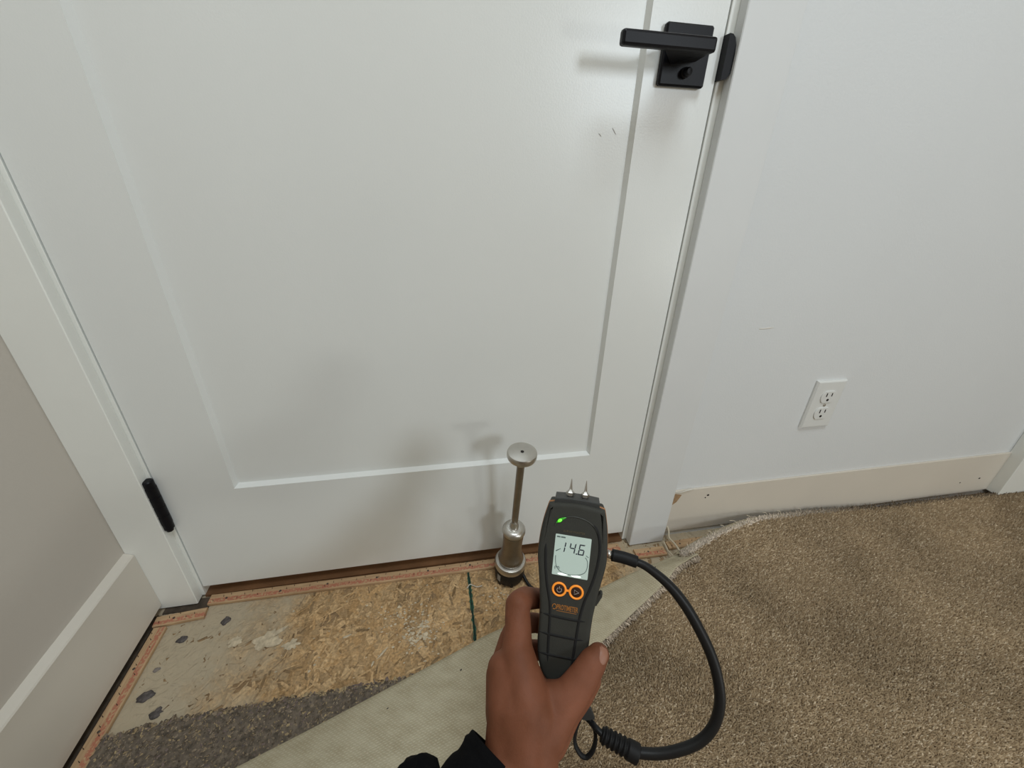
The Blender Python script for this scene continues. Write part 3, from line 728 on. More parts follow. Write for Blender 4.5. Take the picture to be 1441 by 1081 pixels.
def frayed_edge():
    """pale yarn ends sticking up along the cut edge by the wall, and the strip of backing behind them"""
    P = []; Nn = []
    for i in range(5200):
        x = .945 + 1.0 * random.random() ** 2.0
        e = edge_at(x); d = random.uniform(-.001, .0075)
        if x > 1.4 and random.random() < .4: continue
        P.append((x, e.y - d, hgt(x, e.y) - .001)); Nn.append((random.uniform(-.5, .3), .30 + random.uniform(-.5, .4), 1))
    P = np.array(P); Nn = np.array(Nn)
    fade = np.clip((1.5 - P[:, 0]) / .35, .0, 1)[:, None]
    col = (np.array([.82, .70, .57]) * fade + np.array([.22, .17, .12]) * (1 - fade)) * RNG.uniform(.5, 1.1, len(P))[:, None]
    tufts(P, Nn, col, .0011, .0095, 'frayed_yarn', .30, 1.2)
    V = []; F = []; UV = []; xs = np.linspace(.940, 1.30, 60)
    for x in xs:
        e = edge_at(x); wd = .010 * max(0, min(1, (1.28 - x) / .16)) + .001
        z = hgt(x, e.y)
        for t, dz in ((-.4, .002), (.25, .0045), (.7, .001), (1.0, -.006)):
            V.append(Vector((x - .4 * wd * t, e.y + wd * t, z + dz)) - CO); UV.append((x, t * .01))
    for i in range(59):
        for j in range(3): F.append((i * 4 + j, i * 4 + j + 1, i * 4 + 5 + j, i * 4 + 4 + j))
    me = bpy.data.meshes.new('backing_edge'); me.from_pydata(V, [], F); me.update()
    uv = me.uv_layers.new(name='UVMap')
    for l in me.loops: uv.data[l.index].uv = UV[l.vertex_index]
    o = link('backing_edge', me, M_backing, carpet, True); md = o.modifiers.new('t', 'SOLIDIFY'); md.thickness = .0015
    # loose fibres
    V = []; F = []
    for x, l in ((1.108, .02), (1.07, .012), (1.15, .012), (1.2, .014), (1.03, .010), (1.24, .012), (1.30, .010)):
        e = edge_at(x); z = hgt(x, e.y)
        v, f = tube_geo(spline([(x, e.y, z), (x - l * .3, e.y + .004, z + .012), (x - l, e.y + .005, z + .015)], 4), .0006, 4)
        b = len(V); V += [p - CO for p in v]; F += [tuple(q + b for q in g) for g in f]
    mesh('loose_fibres', V, F, M_thread, carpet)['kind'] = 'stuff'
    # long loose threads that hang out of the corner of the flap
    P = spline([(0.9491, 0.0003, 0.03), (0.9573, -0.0027, 0.034), (0.9589, -0.0124, 0.026), (0.9549, -0.025, 0.02), (0.9554, -0.047, 0.024), (0.9444, -0.0825, 0.04)], 6)
    o = tube('loose_thread', [Vector(p) - CO for p in P], .0020, M_thread, carpet, 6)
    P = spline([(0.9421, -0.0259, 0.012), (0.9421, -0.0363, 0.01), (0.939, -0.0534, 0.012), (0.9363, -0.0749, 0.022)], 6)
    o = tube('loose_thread', [Vector(p) - CO for p in P], .0014, M_thread, carpet, 6)
frayed_edge()
# bits of dirt on the backing
for x, y, r in ((0.410, -0.292, .0035), (0.47, -0.235, .0022), (0.875, -0.105, .0025), (0.74, -0.175, .0018), (0.36, -0.27, .002)):
    o = blob('dirt_speck', x - CO.x, y - CO.y, r, r * .5, M_dark, .001, .5, 10, .5, z=.0375 if x < .7 else .036, parent=carpet, seed=x)

# ================================================================== MOISTURE METER (its own frame: x right, y up the face, z out of the face)
MM = Matrix([[0.929572, 0.153313, -0.335249, 0.582626], [-0.368484, 0.413035, -0.832839, -0.34729], [0.010785, 0.897718, 0.440439, 0.388997], [0.0, 0.0, 0.0, 1.0]])
mm = 0.001
meter = empty('moisture_meter'); meter.matrix_world = MM
tagged(meter, 'dark grey handheld moisture meter with orange rim and lit screen, gripped by the hand', 'moisture meter')
def L3(x, y, z): return Vector((x * mm, y * mm, z * mm))
half = [(62.5, 28.4), (60, 29.3), (47, 32.3), (34, 34.2), (22, 35.1), (9, 35.4), (-4, 33.6), (-18, 31.2), (-33, 29.2), (-47, 27.6), (-62, 27.0), (-78, 26.6), (-92, 25.4), (-104, 22.5), (-114, 18.0), (-121, 11.5), (-124.5, 5.0)]
hs = [Vector((x, y, 0)) for y, x in half]
right_side = spline(hs, 4)
topc = [(-20, 64.6), (-8, 65.8), (0, 66.2), (8, 65.8), (20, 64.6)]
poly = [(p.x * mm, p.y * mm) for p in reversed(right_side)] + [(x * mm, y * mm) for x, y in reversed(topc)] + [(-p.x * mm, p.y * mm) for p in right_side]
def shell(name, levels, mat):
    V, F = prism(poly, [(a * mm, z * mm) for a, z in levels]); o = mesh(name, V, F, mat, meter, True); o.data.set_sharp_from_angle(angle=math.radians(45)); return o
shell('front_shell', [(0.6, -9.5), (0.3, -6), (0.6, -2.6), (1.6, -0.9), (3.4, -0.1), (5.5, 0.0)], M_meter)
shell('orange_rim', [(0.9, -12.5), (-0.15, -12.0), (-0.15, -9.4), (0.7, -8.8)], M_orange)
shell('back_shell', [(9, -38), (4.5, -36.5), (2.0, -31), (0.9, -20), (0.6, -12)], M_meter)
# end plate with the two electrode pins
V, F = prism([(-23.5 * mm, 60 * mm), (23.0 * mm, 60 * mm), (22.5 * mm, 68.2 * mm), (8 * mm, 69.4 * mm), (-8 * mm, 69.4 * mm), (-23.0 * mm, 68.2 * mm)], [(.6 * mm, -30 * mm), (0, -28 * mm), (0, -5 * mm), (.8 * mm, -4 * mm)])
pl = mesh('pin_plate', V, F, plain('end_plate', (.03, .031, .03), .5), meter)
for x in (-8.0, 7.4):
    Mx = Matrix.Translation(L3(x, 69.0, -15)) @ Matrix.Rotation(-math.pi / 2, 4, 'X')
    pn = lathe('electrode_pin', [(0, 0), (2.4 * mm, 0), (2.4 * mm, 1 * mm), (4.4 * mm, 1.2 * mm), (4.4 * mm, 4.2 * mm), (3.4 * mm, 5.4 * mm), (1.9 * mm, 7.0 * mm), (1.55 * mm, 8 * mm), (.25 * mm, 18.5 * mm), (0, 18.8 * mm)], M_steel, meter, Mx, 6, True)
    pn.data.polygons.foreach_set('use_smooth', [False] * len(pn.data.polygons))
# screen
def rrect(x0, x1, y0, y1, r, n=5):
    out = []
    for cx_, cy_, a0 in ((x1 - r, y0 + r, -90), (x1 - r, y1 - r, 0), (x0 + r, y1 - r, 90), (x0 + r, y0 + r, 180)):
        for k in range(n + 1):
            a = math.radians(a0 + 90 * k / n); out.append(((cx_ + r * math.cos(a)) * mm, (cy_ + r * math.sin(a)) * mm))
    return out
V, F = prism(rrect(-18.4, 17.8, -8.9, 33.0, 1.0), [(0, -.3 * mm), (0, .25 * mm), (.2 * mm, .35 * mm)])
scr = mesh('screen', V, F, M_lcd, meter)
def flat_quads(name, quads, mat, parent, z, th=.12):
    V = []; F = []
    for q in quads:
        b = len(V); n = len(q)
        V += [L3(x, y, z) for x, y in q] + [L3(x, y, z + th) for x, y in q]
        F += [tuple(range(b, b + n)), tuple(range(b + n, b + 2 * n))] + [(b + i, b + (i + 1) % n, b + n + (i + 1) % n, b + n + i) for i in range(n)]
    return mesh(name, V, F, mat, parent)
def seg_digit(ch, x, y, w_, h, sl=.12, t=1.15):
    """seven segments, slanted"""
    S7 = {'1': 'ef', '4': 'fgbc', '6': 'afgedc'}[ch]
    def P(u, v): return (x + u * w_ + sl * (v - .5) * h, y + v * h)
    tx, ty = t / w_, t / h; g = .018
    D = {'a': [(0 + g, 1), (1 - g, 1), (1 - tx, 1 - ty), (tx, 1 - ty)], 'd': [(0 + g, 0), (1 - g, 0), (1 - tx, ty), (tx, ty)],
         'g': [(.0 + tx * .5, .5), (tx, .5 + ty / 2), (1 - tx, .5 + ty / 2), (1 - tx * .5, .5), (1 - tx, .5 - ty / 2), (tx, .5 - ty / 2)],
         'f': [(0, 1 - g), (0, .5 + g), (tx, .5 + ty * .6), (tx, 1 - ty)], 'e': [(0, g), (0, .5 - g), (tx, .5 - ty * .6), (tx, ty)],
         'b': [(1, 1 - g), (1, .5 + g), (1 - tx, .5 + ty * .6), (1 - tx, 1 - ty)], 'c': [(1, g), (1, .5 - g), (1 - tx, .5 - ty * .6), (1 - tx, ty)]}
    return [[P(u, v) for u, v in D[s]] for s in S7]
Q = seg_digit('1', -8.4, 15.2, 5.0, 11.0) + seg_digit('4', -3.2, 15.2, 6.0, 11.0) + seg_digit('6', 6.0, 15.0, 6.0, 11.0) + [[(3.6, 15.0), (5.0, 15.0), (5.0, 16.3), (3.6, 16.3)]]
flat_quads('screen_digits', Q, M_seg, scr, .36)
arc = [(13.5, 13.5), (16.0, 9.5), (16.2, 3), (14.2, -2), (9, -5.0), (2, -6.4), (-5, -6.2), (-11, -4), (-14.6, .5), (-16.0, 6), (-16.3, 11)]
Va, Fa = tube_geo(spline([L3(x, y, .42) for x, y in arc], 4), .34 * mm, 6)
b = len(Va); v2, f2 = tube_geo([L3(-16.6, 15.6, .42), L3(-12.0, 18.6, .42)], .42 * mm, 6); Va += v2; Fa += [tuple(i + b for i in g) for g in f2]
b = len(Va); v2, f2 = tube_geo([L3(14.0, 15.5, .42), L3(16.6, 14.0, .42)], .32 * mm, 6); Va += v2; Fa += [tuple(i + b for i in g) for g in f2]
mesh('screen_scale', Va, Fa, M_segfaint, scr, True)
text_mesh('screen_symbol', '(M)', 4.0 * mm, M_seg, scr, L3(-13.8, -1.2, .4))
flat_quads('screen_legend', [[(-17.0, 29.8), (-13.4, 29.8), (-13.4, 31.2), (-17.0, 31.2)], [(-12.8, 29.8), (-8.2, 29.8), (-8.2, 31.2), (-12.8, 31.2)]], M_segfaint, scr, .36)
for x in (-7.5, 6.0):
    V = []; F = []
    o = blob('backlight', 0, 0, 5.2 * mm, 1.15 * mm, M_lcdspot, .12 * mm, 0, 20, parent=scr); o.location = L3(x, -7.1, .35)
# indicator light, arch moulding
V, F = tube_geo(spline([L3(-20.5, 41, .1), L3(-18.7, 44.2, .2), L3(-14.1, 48.6, .2), L3(-8, 51.6, .2), L3(-.6, 52.8, .2), L3(8, 51.6, .2), L3(14.4, 49.0, .2), L3(20, 44.6, .2), L3(22.6, 40, .1)], 6), .55 * mm, 8)
mesh('arch_moulding', V, F, plain('arch_plastic', (.05, .052, .046), .45), meter, True)
V, F = tube_geo(spline([L3(-18.9, 44.2, .4), L3(-15.8, 47.2, .6), L3(-12.8, 49.4, .6), L3(-9.5, 51.0, .4)], 6), [.3 * mm * k for k in [1, 2, 3, 3.8, 4.4, 4.8, 5, 5, 5, 4.8, 4.6, 4.4, 4, 3.6, 3.2, 2.6, 2, 1.5, 1]], 10, flat=(1, 1))
li = mesh('indicator_light', V, F, M_ledglow, meter, True)
V, F = tube_geo(spline([L3(-17.6, 45.6, .9), L3(-15.6, 47.4, 1.3), L3(-13.2, 49.2, .9)], 6), [.3 * mm * k for k in [1, 2, 3, 4, 4.6, 5, 5, 5, 4.6, 4, 3, 2, 1]], 8)
mesh('led', V, F, M_led, li, True)
text_mesh('model_lettering', 'SURVEYMASTER', 3.2 * mm, M_faint, meter, L3(0, 37.0, .02), width=22 * mm)
text_mesh('brand_lettering', 'PROTIMETER', 7.4 * mm, M_print, meter, L3(1.0, -41.6, .05), bold=.00012, width=21.5 * mm)
bd = tube('brand_emblem', spline([L3(-12.4 + 2.0 * math.cos(a), -41.6 + 2.6 * math.sin(a), .12) for a in np.linspace(-2.3, 3.4, 11)], 3), .42 * mm, M_print, meter, 6)
flat_quads('brand_underline', [[(-10, -45.6), (10.5, -45.6), (10.5, -45.1), (-10, -45.1)]], M_print, meter, .02)
# buttons
for i, x in enumerate((-9.2, 8.0)):
    b0 = lathe('button', [(0, -.4 * mm), (5.6 * mm, -.4 * mm), (5.6 * mm, .5 * mm), (4.2 * mm, .95 * mm), (0, 1.1 * mm)], M_button, meter, Matrix.Translation(L3(x, -23.0, 0)), 28)
    ring = [L3(x + 6.45 * math.cos(a), -23.0 + 6.45 * math.sin(a), .35) for a in np.linspace(0, 2 * math.pi, 36, endpoint=False)]
    V, F = tube_geo(ring, 1.12 * mm, 8, closed=True); mesh('button_ring', V, F, M_orange_glow, b0, True)
    if i == 0:
        V, F = tube_geo([L3(x + 2.3 * math.cos(a), -23.4 + 2.3 * math.sin(a), 1.15) for a in np.linspace(math.radians(125), math.radians(415), 18)], .36 * mm, 6)
        b1 = len(V); v2, f2 = tube_geo([L3(x, -22.9, 1.2), L3(x, -19.8, 1.2)], .36 * mm, 6); V += v2; F += [tuple(q + b1 for q in g) for g in f2]
    else:
        V, F = tube_geo([L3(x - 1.9, -25.4, 1.15), L3(x - 1.9, -20.6, 1.15), L3(x + 2.6, -23.0, 1.15)], .36 * mm, 6, closed=True)
    mesh('button_icon', V, F, M_icon, b0, True)
box('button_bridge', -2.6 * mm, 1.6 * mm, -24.0 * mm, -22.0 * mm, -.2 * mm, .55 * mm, M_orange_glow, meter)
# dark grip grooves
def grooves():
    G = [[(-27.5, 24), (-26.6, 10), (-25.0, -4), (-22.0, -20), (-18.6, -33), (-16.4, -44), (-15.4, -60), (-14.6, -80), (-13.2, -104)],
         [(15.0, 48.5), (21.0, 44), (25.0, 35), (26.8, 24), (26.4, 10), (24.4, -4), (21.0, -18), (17.4, -30), (15.2, -41), (13.8, -52), (12.9, -66), (11.8, -84), (10.4, -104)],
         [(-25.8, -50.6), (-12, -51.6), (5, -52.0), (23.5, -51.4)], [(-25.8, -70.4), (-12, -71.0), (5, -71.2), (23.2, -70.6)], [(-24.6, -91.4), (-12, -92.0), (5, -92.0), (22.5, -91.2)]]
    for g in G:
        P = spline([L3(x, y, -.9 if i not in (0, len(g) - 1) else -1.0) for i, (x, y) in enumerate(g)], 6)
        n = len(P); rr = [(.6 + 1.15 * min(1, i / 4, (n - 1 - i) / 4)) * mm for i in range(n)]
        tube('grip_groove', P, rr, M_groove, meter, 8)
grooves()
# raised thumb clip on the right edge, seen past the rim
V, F = prism([(27.5 * mm, -40 * mm), (30.5 * mm, -40 * mm), (35.2 * mm, -30 * mm), (35.4 * mm, -26.5 * mm), (33.2 * mm, -25.6 * mm), (30.5 * mm, -29 * mm)], [(.4 * mm, -20 * mm), (0, -19 * mm), (0, -13 * mm), (.5 * mm, -12 * mm)])
mesh('side_clip', V, F, M_meter, meter)
# strap lug and wrist loop under the body
def strap():
    P = spline([(23.3, -158.4, -22.0), (27.1, -166.8, -22.0), (24.1, -181.5, -22.0), (24.0, -194.7, -22.0), (29.5, -204.3, -22.0), (36.6, -207.9, -22.0), (42.6, -200.2, -22.0), (44.9, -187.2, -22.0), (42.3, -175.5, -22.0), (35.3, -166.3, -22.0), (31.0, -160.4, -22.0)], 6)
    P = [Vector(p) * mm for p in P]
    V, F = tube_geo(P, 2.6 * mm, 8, flat=(.45, 1.0)); mesh('wrist_strap', V, F, M_blackrubber, meter, True)
    pl_ = [(21.1, -166.6, -20.0), (26.0, -148.4, -20.0), (37.1, -155.0, -20.0), (41.7, -163.9, -20.0), (32.4, -167.0, -20.0)]
    V = [Vector(p) * mm for p in pl_]; V2 = [v + Vector((0, 0, -5 * mm)) for v in V]; n = 5
    mesh('strap_lug', V + V2, [tuple(range(n)), tuple(range(n, 2 * n))] + [(i, (i + 1) % n, n + (i + 1) % n, n + i) for i in range(n)], plain('lug_plastic', (.03, .031, .03), .6), meter)
    P = [Vector(p) * mm for p in spline([(25.5, -157.9, -24.0), (12, -132, -26), (4, -120, -25)], 6)]
    tube('strap_cord', P, 2.2 * mm, M_blackrubber, meter, 8)
strap()

# ================================================================== CABLE
cable = empty('probe_cable'); cable.matrix_world = MM
tagged(cable, 'black rubber cable looping from the right side of the meter back under the hand', 'cable')
def make_cable():
    P = [Vector(p) * mm for p in spline([(40.9, 13.8, -17.0), (53.2, 13.0, -17.0), (66.3, 10.8, -17.0)], 6)]
    tube('plug_sleeve', P, 6.1 * mm, M_blackrubber, cable, 16)
    P = [Vector(p) * mm for p in ((34.0, 14.9, -17), (41.5, 13.2, -17))]
    tube('plug_tip', P, 4.2 * mm, M_steel, cable, 14)
    P = spline([(64.1, 11.2, -17.0), (78.0, 6.9, -17.0), (99.0, -6.3, -17.0), (116.6, -23.5, -17.0), (132.5, -45.2, -17.0), (146.4, -68.5, -17.0), (155.2, -91.3, -16.0), (159.3, -114.9, -15.0), (155.5, -138.2, -14.0), (143.6, -156.2, -13.0), (125.1, -168.7, -12.0), (105.3, -177.4, -12.0), (83.4, -181.5, -12.0)], 8)
    n = len(P); rr = [(3.8 + 1.5 * min(1, i / 22)) * mm for i in range(n)]
    tube('cord', [Vector(p) * mm for p in P], rr, M_cable, cable, 14)
    A = Vector((87.0, -182.8, -12.0)) * mm; B = Vector((49.0, -172.4, -14.0)) * mm; n = 66; P = []; rr = []
    for i in range(n):
        t = i / (n - 1); P.append(A.lerp(B, t)); rr.append((9.8 - 1.0 * t - (0 if t < .28 else 1.9 * (0.5 - .5 * math.cos((t - .28) * 2 * math.pi * 8)))) * mm)
    rr[0] = 7.5 * mm; rr[-1] = 4 * mm
    tube('strain_relief', P, rr, M_blackrubber, cable, 16)
    P = spline([(50.5, -172.8, -14.0), (43.1, -170.4, -18.0), (34.3, -170.0, -28.0), (19.4, -176.8, -46.0), (2.9, -188.3, -62.0)], 6)
    tube('cord_tail', [Vector(p) * mm for p in P], 3.3 * mm, M_cable, cable, 10)
make_cable()

# ================================================================== HAMMER PROBE
probe = empty('hammer_probe', (0.5815, -0.050, 0.0012))
tagged(probe, 'steel slide-hammer moisture probe standing upright on the bare subfloor before the door', 'probe')
def hammer():
    ax = Vector((0.0085, -0.032, 0.340)).normalized()
    Mr = ax.to_track_quat('Z', 'Y').to_matrix().to_4x4()
    s = 1.0
    def la(name, prof, mat, par=probe, seg=36): return lathe(name, [(r, z) for r, z in prof], mat, par, Mr, seg)
    base = la('base_block', [(0, .006), (.026, .006), (.029, .010), (.0305, .030), (.0305, .043), (.028, .044), (0, .044)], M_blackrubber)
    for k in range(6):
        a = k * math.pi / 3 + .3
        lathe('foot', [(0, -.006), (.0035, -.006), (.005, .002), (.006, .010), (0, .010)], M_blackrubber, base, Mr @ Matrix.Translation((.024 * math.cos(a), .024 * math.sin(a), .006)), 10)
    for sx in (-.012, .012):
        lathe('pin', [(0, -.008), (.0016, .004), (.0016, .010), (0, .010)], M_steel, base, Mr @ Matrix.Translation((sx, 0, 0)), 10)
    la('collar_ring', [(0, .043), (.0305, .043), (.0315, .046), (.0315, .053), (.0295, .057), (.0265, .058), (0, .058)], M_steel)
    la('slide_grip', [(0, .057), (.0205, .057), (.0245, .061), (.0252, .067), (.0232, .073), (.0205, .080), (.0188, .095), (.0190, .115), (.0198, .130), (.0198, .138), (0, .138)], M_steel_dark)
    la('grip_flange', [(0, .137), (.0165, .137), (.0205, .140), (.0222, .1445), (.0218, .149), (.0190, .1535), (.0145, .1550), (.0100, .1552), (0, .1552)], M_steel)
    la('rod_ferrule', [(0, .154), (.0085, .154), (.0085, .160), (.0073, .163), (.0073, .170), (0, .170)], M_steel)
    la('rod', [(0, .168), (.0062, .168), (.0065, .240), (.0067, .314), (0, .314)], M_steel_dark, seg=24)
    la('rod_neck', [(0, .312), (.0080, .312), (.0100, .317), (.0094, .322), (.0125, .327), (0, .327)], M_steel, seg=28)
    d = la('strike_disc', [(0, .326), (.0195, .326), (.0240, .3285), (.0250, .3315), (.0250, .3375), (.0240, .3400), (.0225, .3405), (0, .3405)], M_steel, seg=48)
    la('hex_socket', [(0, .340), (.0032, .340), (.0032, .3409), (0, .3409)], M_dark, d, 6)
    P = spline([Mr @ Vector((.024, -.012, .014)), Vector((.036, -.030, .004)), Vector((.050, -.050, .010)), Vector((.060, -.085, .050)), Vector((.050, -.20, .150)), Vector((.020, -.29, .245)), Vector((.002, -.330, .270))], 8)
    tube('probe_cord', P, .0032, M_cable, probe, 10)
    # paper scrap of a label on the block
    V = []; F = []
    for i in range(5):
        a = math.radians(192 + i * 4)
        for z in (.018, .036): V.append(Mr @ Vector((.0307 * math.cos(a), .0307 * math.sin(a), z)))
    for i in range(4): F.append((2 * i, 2 * i + 1, 2 * i + 3, 2 * i + 2))
    mesh('label_scrap', V, F, plain('paper', (.3, .29, .27), .8), base)
hammer()

# ================================================================== HAND AND SLEEVE
person = empty('person'); person.matrix_world = MM
tagged(person, "person's left hand in a black sleeve holding the moisture meter up before the door", 'person')
def hand():
    bm = bmesh.new()
    def ball(p, r):
        bmesh.ops.create_icosphere(bm, subdivisions=3, radius=r * mm, matrix=Matrix.Translation(Vector(p) * mm))
    def caps(a, ra, b, rb):
        """tapered capsule as a bead chain hull"""
        a = Vector(a); b = Vector(b); L = (b - a).length; n = max(2, int(L / 2.2))
        ax = (b - a).normalized(); prof = []
        M4 = Matrix.Translation(a * mm) @ ax.to_track_quat('Z', 'Y').to_matrix().to_4x4()
        pr = []
        for k in range(7): t = math.pi / 2 * (1 - k / 6); pr.append((ra * math.cos(t), -ra * math.sin(t)))
        for k in range(1, 7): t = math.pi / 2 * k / 6; pr.append((rb * math.cos(t), L + rb * math.sin(t)))
        pr[0] = (.05, pr[0][1]); pr.insert(7, (rb, L)); pr[-1] = (.05, pr[-1][1])
        V, F = lathe_geo([(r * mm, z * mm) for r, z in pr], 24)
        vv = [bm.verts.new(M4 @ v) for v in V]
        for f in F: bm.faces.new([vv[i] for i in f])
    def chain(pts):
        for (a, ra), (b, rb) in zip(pts, pts[1:]): caps(a, ra, b, rb)
    # forearm and wrist: flattened by lying two chains side by side
    chain([((-64, -196, 66), 22), ((-41.1, -169.6, 48.0), 21), ((-43.9, -136.2, 36.0), 21)])
    chain([((-54, -202, 62), 22), ((-19.4, -169.2, 46.0), 21), ((-9.9, -137.5, 33.0), 20)])
    chain([((-60, -192, 70), 21), ((-29.6, -161.4, 50.0), 21.5), ((-27.7, -123.9, 38.0), 21), ((-36.1, -101.5, 24.0), 17)])
    # back of the hand: metacarpals fanning out
    chain([((-36.5, -165.5, 46.0), 20), ((-46.4, -126.1, 32.0), 21), ((-54.7, -104.1, 18.0), 17.5)])
    chain([((-24.1, -158.7, 44.0), 20), ((-28.3, -116.8, 34.0), 21), ((-42.0, -90.4, 16.0), 17)])
    chain([((-35.6, -170.8, 40.0), 20), ((-49.5, -148.3, 14.0), 21), ((-59.8, -128.2, -6.0), 17)])
    chain([((-36.3, -180.2, 30.0), 18), ((-48.3, -169.5, -8.0), 18), ((-56.3, -153.7, -26.0), 15)])
    # web between thumb and forefinger
    chain([((-28.5, -120.0, 30.0), 19), ((-13.7, -121.9, 24.0), 15), ((2.3, -116.9, 22.0), 15)])
    chain([((-39.1, -166.2, 46.0), 21), ((-36.5, -126.7, 37.0), 21), ((-46.5, -103.1, 20.0), 17.5)])
    chain([((-13.3, -164.2, 46.0), 20.5), ((-18.5, -130.2, 36.0), 20.5), ((-25.2, -113.7, 28.0), 17)])
    chain([((-37.0, -103.8, 16.0), 14), ((-19.7, -119.4, 16.0), 10), ((3.3, -116.3, 16.0), 11)])
    # forefinger: knuckle, along the left side, then bent behind the meter
    chain([((-44.0, -94.4, 14.0), 16.5), ((-46.7, -69.6, 4.0), 14), ((-50.9, -50.5, -6.0), 12.8)])
    chain([((-44.0, -94.4, 14.0), 16), ((-31.0, -105.4, 22.0), 16), ((-21.4, -121.8, 30.0), 17)])
    chain([((-49.5, -48.7, -6.0), 13), ((-45.3, -49.9, -20.0), 12), ((-28.1, -61.4, -48.0), 10.5), ((-5.1, -64.7, -50.0), 9.5)])
    # middle finger, behind and below
    chain([((-60.2, -128.2, -8.0), 15), ((-56.3, -99.1, -22.0), 12.5), ((-51.4, -87.7, -34.0), 12)])
    chain([((-51.4, -87.7, -34.0), 12), ((-33.5, -91.8, -50.0), 10.5), ((-2.2, -94.2, -52.0), 9.5)])
    # ring finger
    chain([((-57.8, -154.1, -26.0), 14), ((-53.0, -130.3, -40.0), 12), ((-43.9, -125.3, -48.0), 11.5), ((-19.8, -124.1, -54.0), 10.5), ((4.9, -124.1, -53.0), 9.5)])
    # little finger
    chain([((-53.5, -172.3, -30.0), 13), ((-47.5, -160.7, -46.0), 10.5), ((-37.1, -156.0, -52.0), 10), ((-12.6, -154.4, -55.0), 9), ((5.6, -154.6, -54.0), 8)])
    # thumb
    chain([((-7.9, -143.0, 34.0), 21), ((1.4, -127.4, 25.0), 19), ((14.0, -111.6, 18.0), 16.5), ((23.6, -98.3, 12.0), 15), ((30.8, -86.5, 6.0), 13.5), ((35.8, -79.5, 3.0), 11)])
    chain([((-4.5, -156.0, 26.0), 19), ((8.5, -132.9, 16.0), 16), ((20.7, -116.9, 10.0), 14.5), ((28.5, -104.4, 5.0), 13)])
    bmesh.ops.recalc_face_normals(bm, faces=bm.faces)
    me = bpy.data.meshes.new('hand'); bm.to_mesh(me); bm.free()
    o = bpy.data.objects.new('hand_raw', me); COL.objects.link(o)
    r = o.modifiers.new('r', 'REMESH'); r.mode = 'VOXEL'; r.voxel_size = .0014; r.use_smooth_shade = True
    sm = o.modifiers.new('s', 'SMOOTH'); sm.factor = .5; sm.iterations = 22
    dg = bpy.context.evaluated_depsgraph_get(); m2 = bpy.data.meshes.new_from_object(o.evaluated_get(dg))
    bpy.data.objects.remove(o); m2.name = 'hand'; m2.materials.clear()
    h = link('hand', m2, M_skin, person, True); return h
hand_o = hand()
def nail():
    """a nail laid on the skin: each grid point is dropped onto the thumb along one direction"""
    from mathutils.bvhtree import BVHTree
    me = hand_o.data
    bvh = BVHTree.FromPolygons([v.co.copy() for v in me.vertices], [tuple(p.vertices) for p in me.polygons])
    c = Vector((39.6, -75.4, 9.0)) * mm; tip = Vector((41.5, -68.4, 5.0)) * mm; ax = (tip - c).normalized()
    dn = Vector((.55, 0, .83)).normalized(); sd = ax.cross(dn).normalized(); ax = dn.cross(sd).normalized() * (1 if dn.cross(sd).dot(ax) > 0 else -1)
    n = 14; V = []; F = []; good = []
    for i in range(n + 1):
        a = (i / n - .5) * 2
        for j in range(n + 1):
            b = (j / n - .5) * 2
            w_ = math.sqrt(max(0, 1 - abs(a) ** 3.2)) * .85 + .12
            p = c + (ax * a * 6.8 + sd * b * 4.8 * w_) * mm
            hit = bvh.ray_cast(p + dn * .012, -dn)
            ok = hit[0] is not None and (hit[0] - p).length < 14 * mm
            good.append(ok); q = hit[0] if ok else p
            V.append(q + dn * (.55 - .45 * max(abs(a), abs(b)) ** 4) * mm)
    for i in range(n):
        for j in range(n):
            q = (i * (n + 1) + j, i * (n + 1) + j + 1, (i + 1) * (n + 1) + j + 1, (i + 1) * (n + 1) + j)
            if all(good[k] for k in q): F.append(q)
    mesh('thumbnail', V, F, M_nail, person, True)
nail()
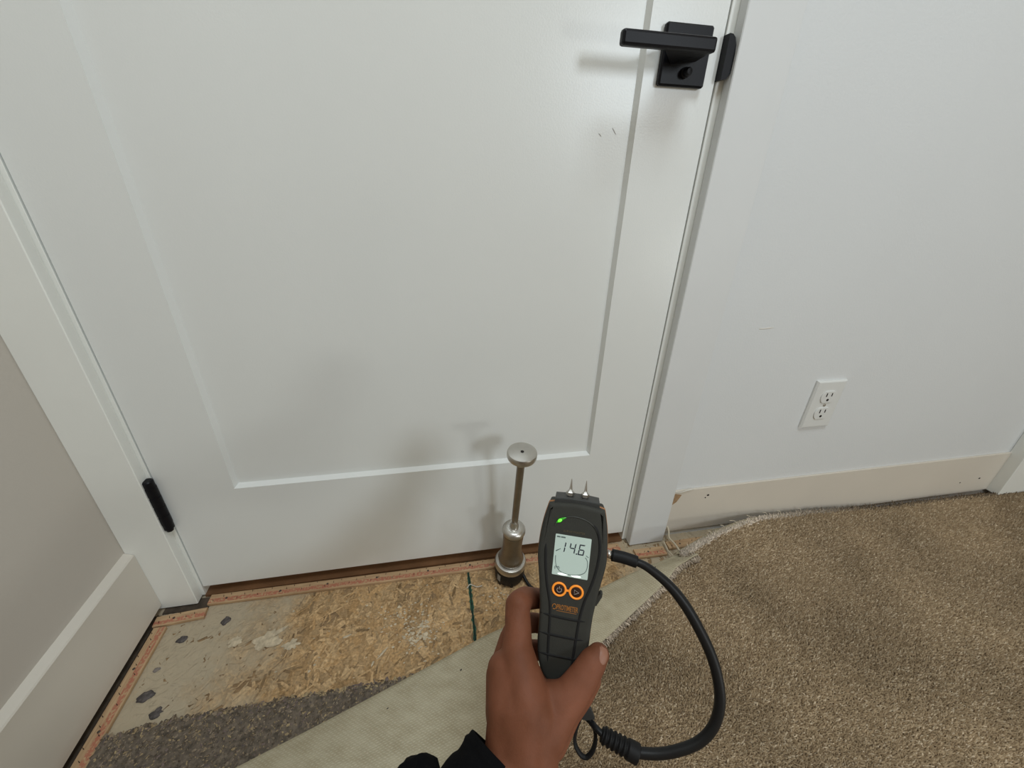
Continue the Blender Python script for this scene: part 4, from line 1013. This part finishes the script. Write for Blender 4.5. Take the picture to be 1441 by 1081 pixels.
def sleeve():
    B0 = Vector((-48.1, -168.9, 44.0)); DD = Vector((-.45, -.66, .60))
    W2L = MM.inverted()
    EL = [W2L @ Vector(q) / mm for q in ((0.345, -0.640, 0.205), (0.315, -0.715, 0.235), (0.300, -0.790, 0.330), (0.300, -0.860, 0.450), (0.330, -0.920, 0.560), (0.380, -0.960, 0.620))]   # elbow, upper arm, shoulder
    P = spline([(B0 + DD * t) * mm for t in (0, 8, 20, 35, 55, 80, 120, 170)] + [q * mm for q in EL], 6); n = len(P); sides = 44
    rr = [np.interp(i / 6, range(14), [33.5, 35, 36, 38, 43, 48, 52, 55, 58, 62, 66, 72, 82, 90]) * mm for i in range(n)]
    V = []; F = []; up = Vector((0, 0, 1))
    def ring(i, k_r):
        a = P[max(i - 1, 0)]; b = P[min(i + 1, n - 1)]; t = (b - a).normalized(); u = (up - t * up.dot(t)).normalized(); s = t.cross(u)
        for k in range(sides):
            an = 2 * math.pi * k / sides
            f = 1 + .07 * noise.noise(Vector((math.cos(an) * 1.5, math.sin(an) * 1.5, i * .35))) * min(1, i / 5)
            f += .03 * math.sin(i * .33 + 1.5 * math.sin(an)) * min(1, max(0, i - 8) / 8)
            V.append(P[i] + (u * math.cos(an) * .92 + s * math.sin(an)) * rr[i] * f * k_r)
    for i in range(4, -1, -1): ring(i, .90)
    ring(0, .95)
    for i in range(n): ring(i, 1.0)
    ring(n - 1, .7); ring(n - 1, .3)
    m = len(V) // sides
    for i in range(m - 1):
        for k in range(sides): F.append((i * sides + k, i * sides + (k + 1) % sides, (i + 1) * sides + (k + 1) % sides, (i + 1) * sides + k))
    # loose gathered fold of the cloth on the outer side of the forearm
    b0 = len(V); c = Vector((-119.3, -197.5, 58.0)) * mm
    for i in range(13):
        for k in range(24):
            th = math.pi * i / 12; a = 2 * math.pi * k / 24
            rr_ = 21 * (1 + .18 * noise.noise(Vector((math.sin(th) * math.cos(a) * 2, math.sin(th) * math.sin(a) * 2, math.cos(th) * 2)))) * mm
            V.append(c + Vector((math.sin(th) * math.cos(a) * 1.1, math.cos(th) * 1.0, math.sin(th) * math.sin(a) * .9)) * rr_)
    for i in range(12):
        for k in range(24): F.append((b0 + i * 24 + k, b0 + i * 24 + (k + 1) % 24, b0 + (i + 1) * 24 + (k + 1) % 24, b0 + (i + 1) * 24 + k))
    mesh('sleeve', V, F, M_sleeve, person, True)
sleeve()
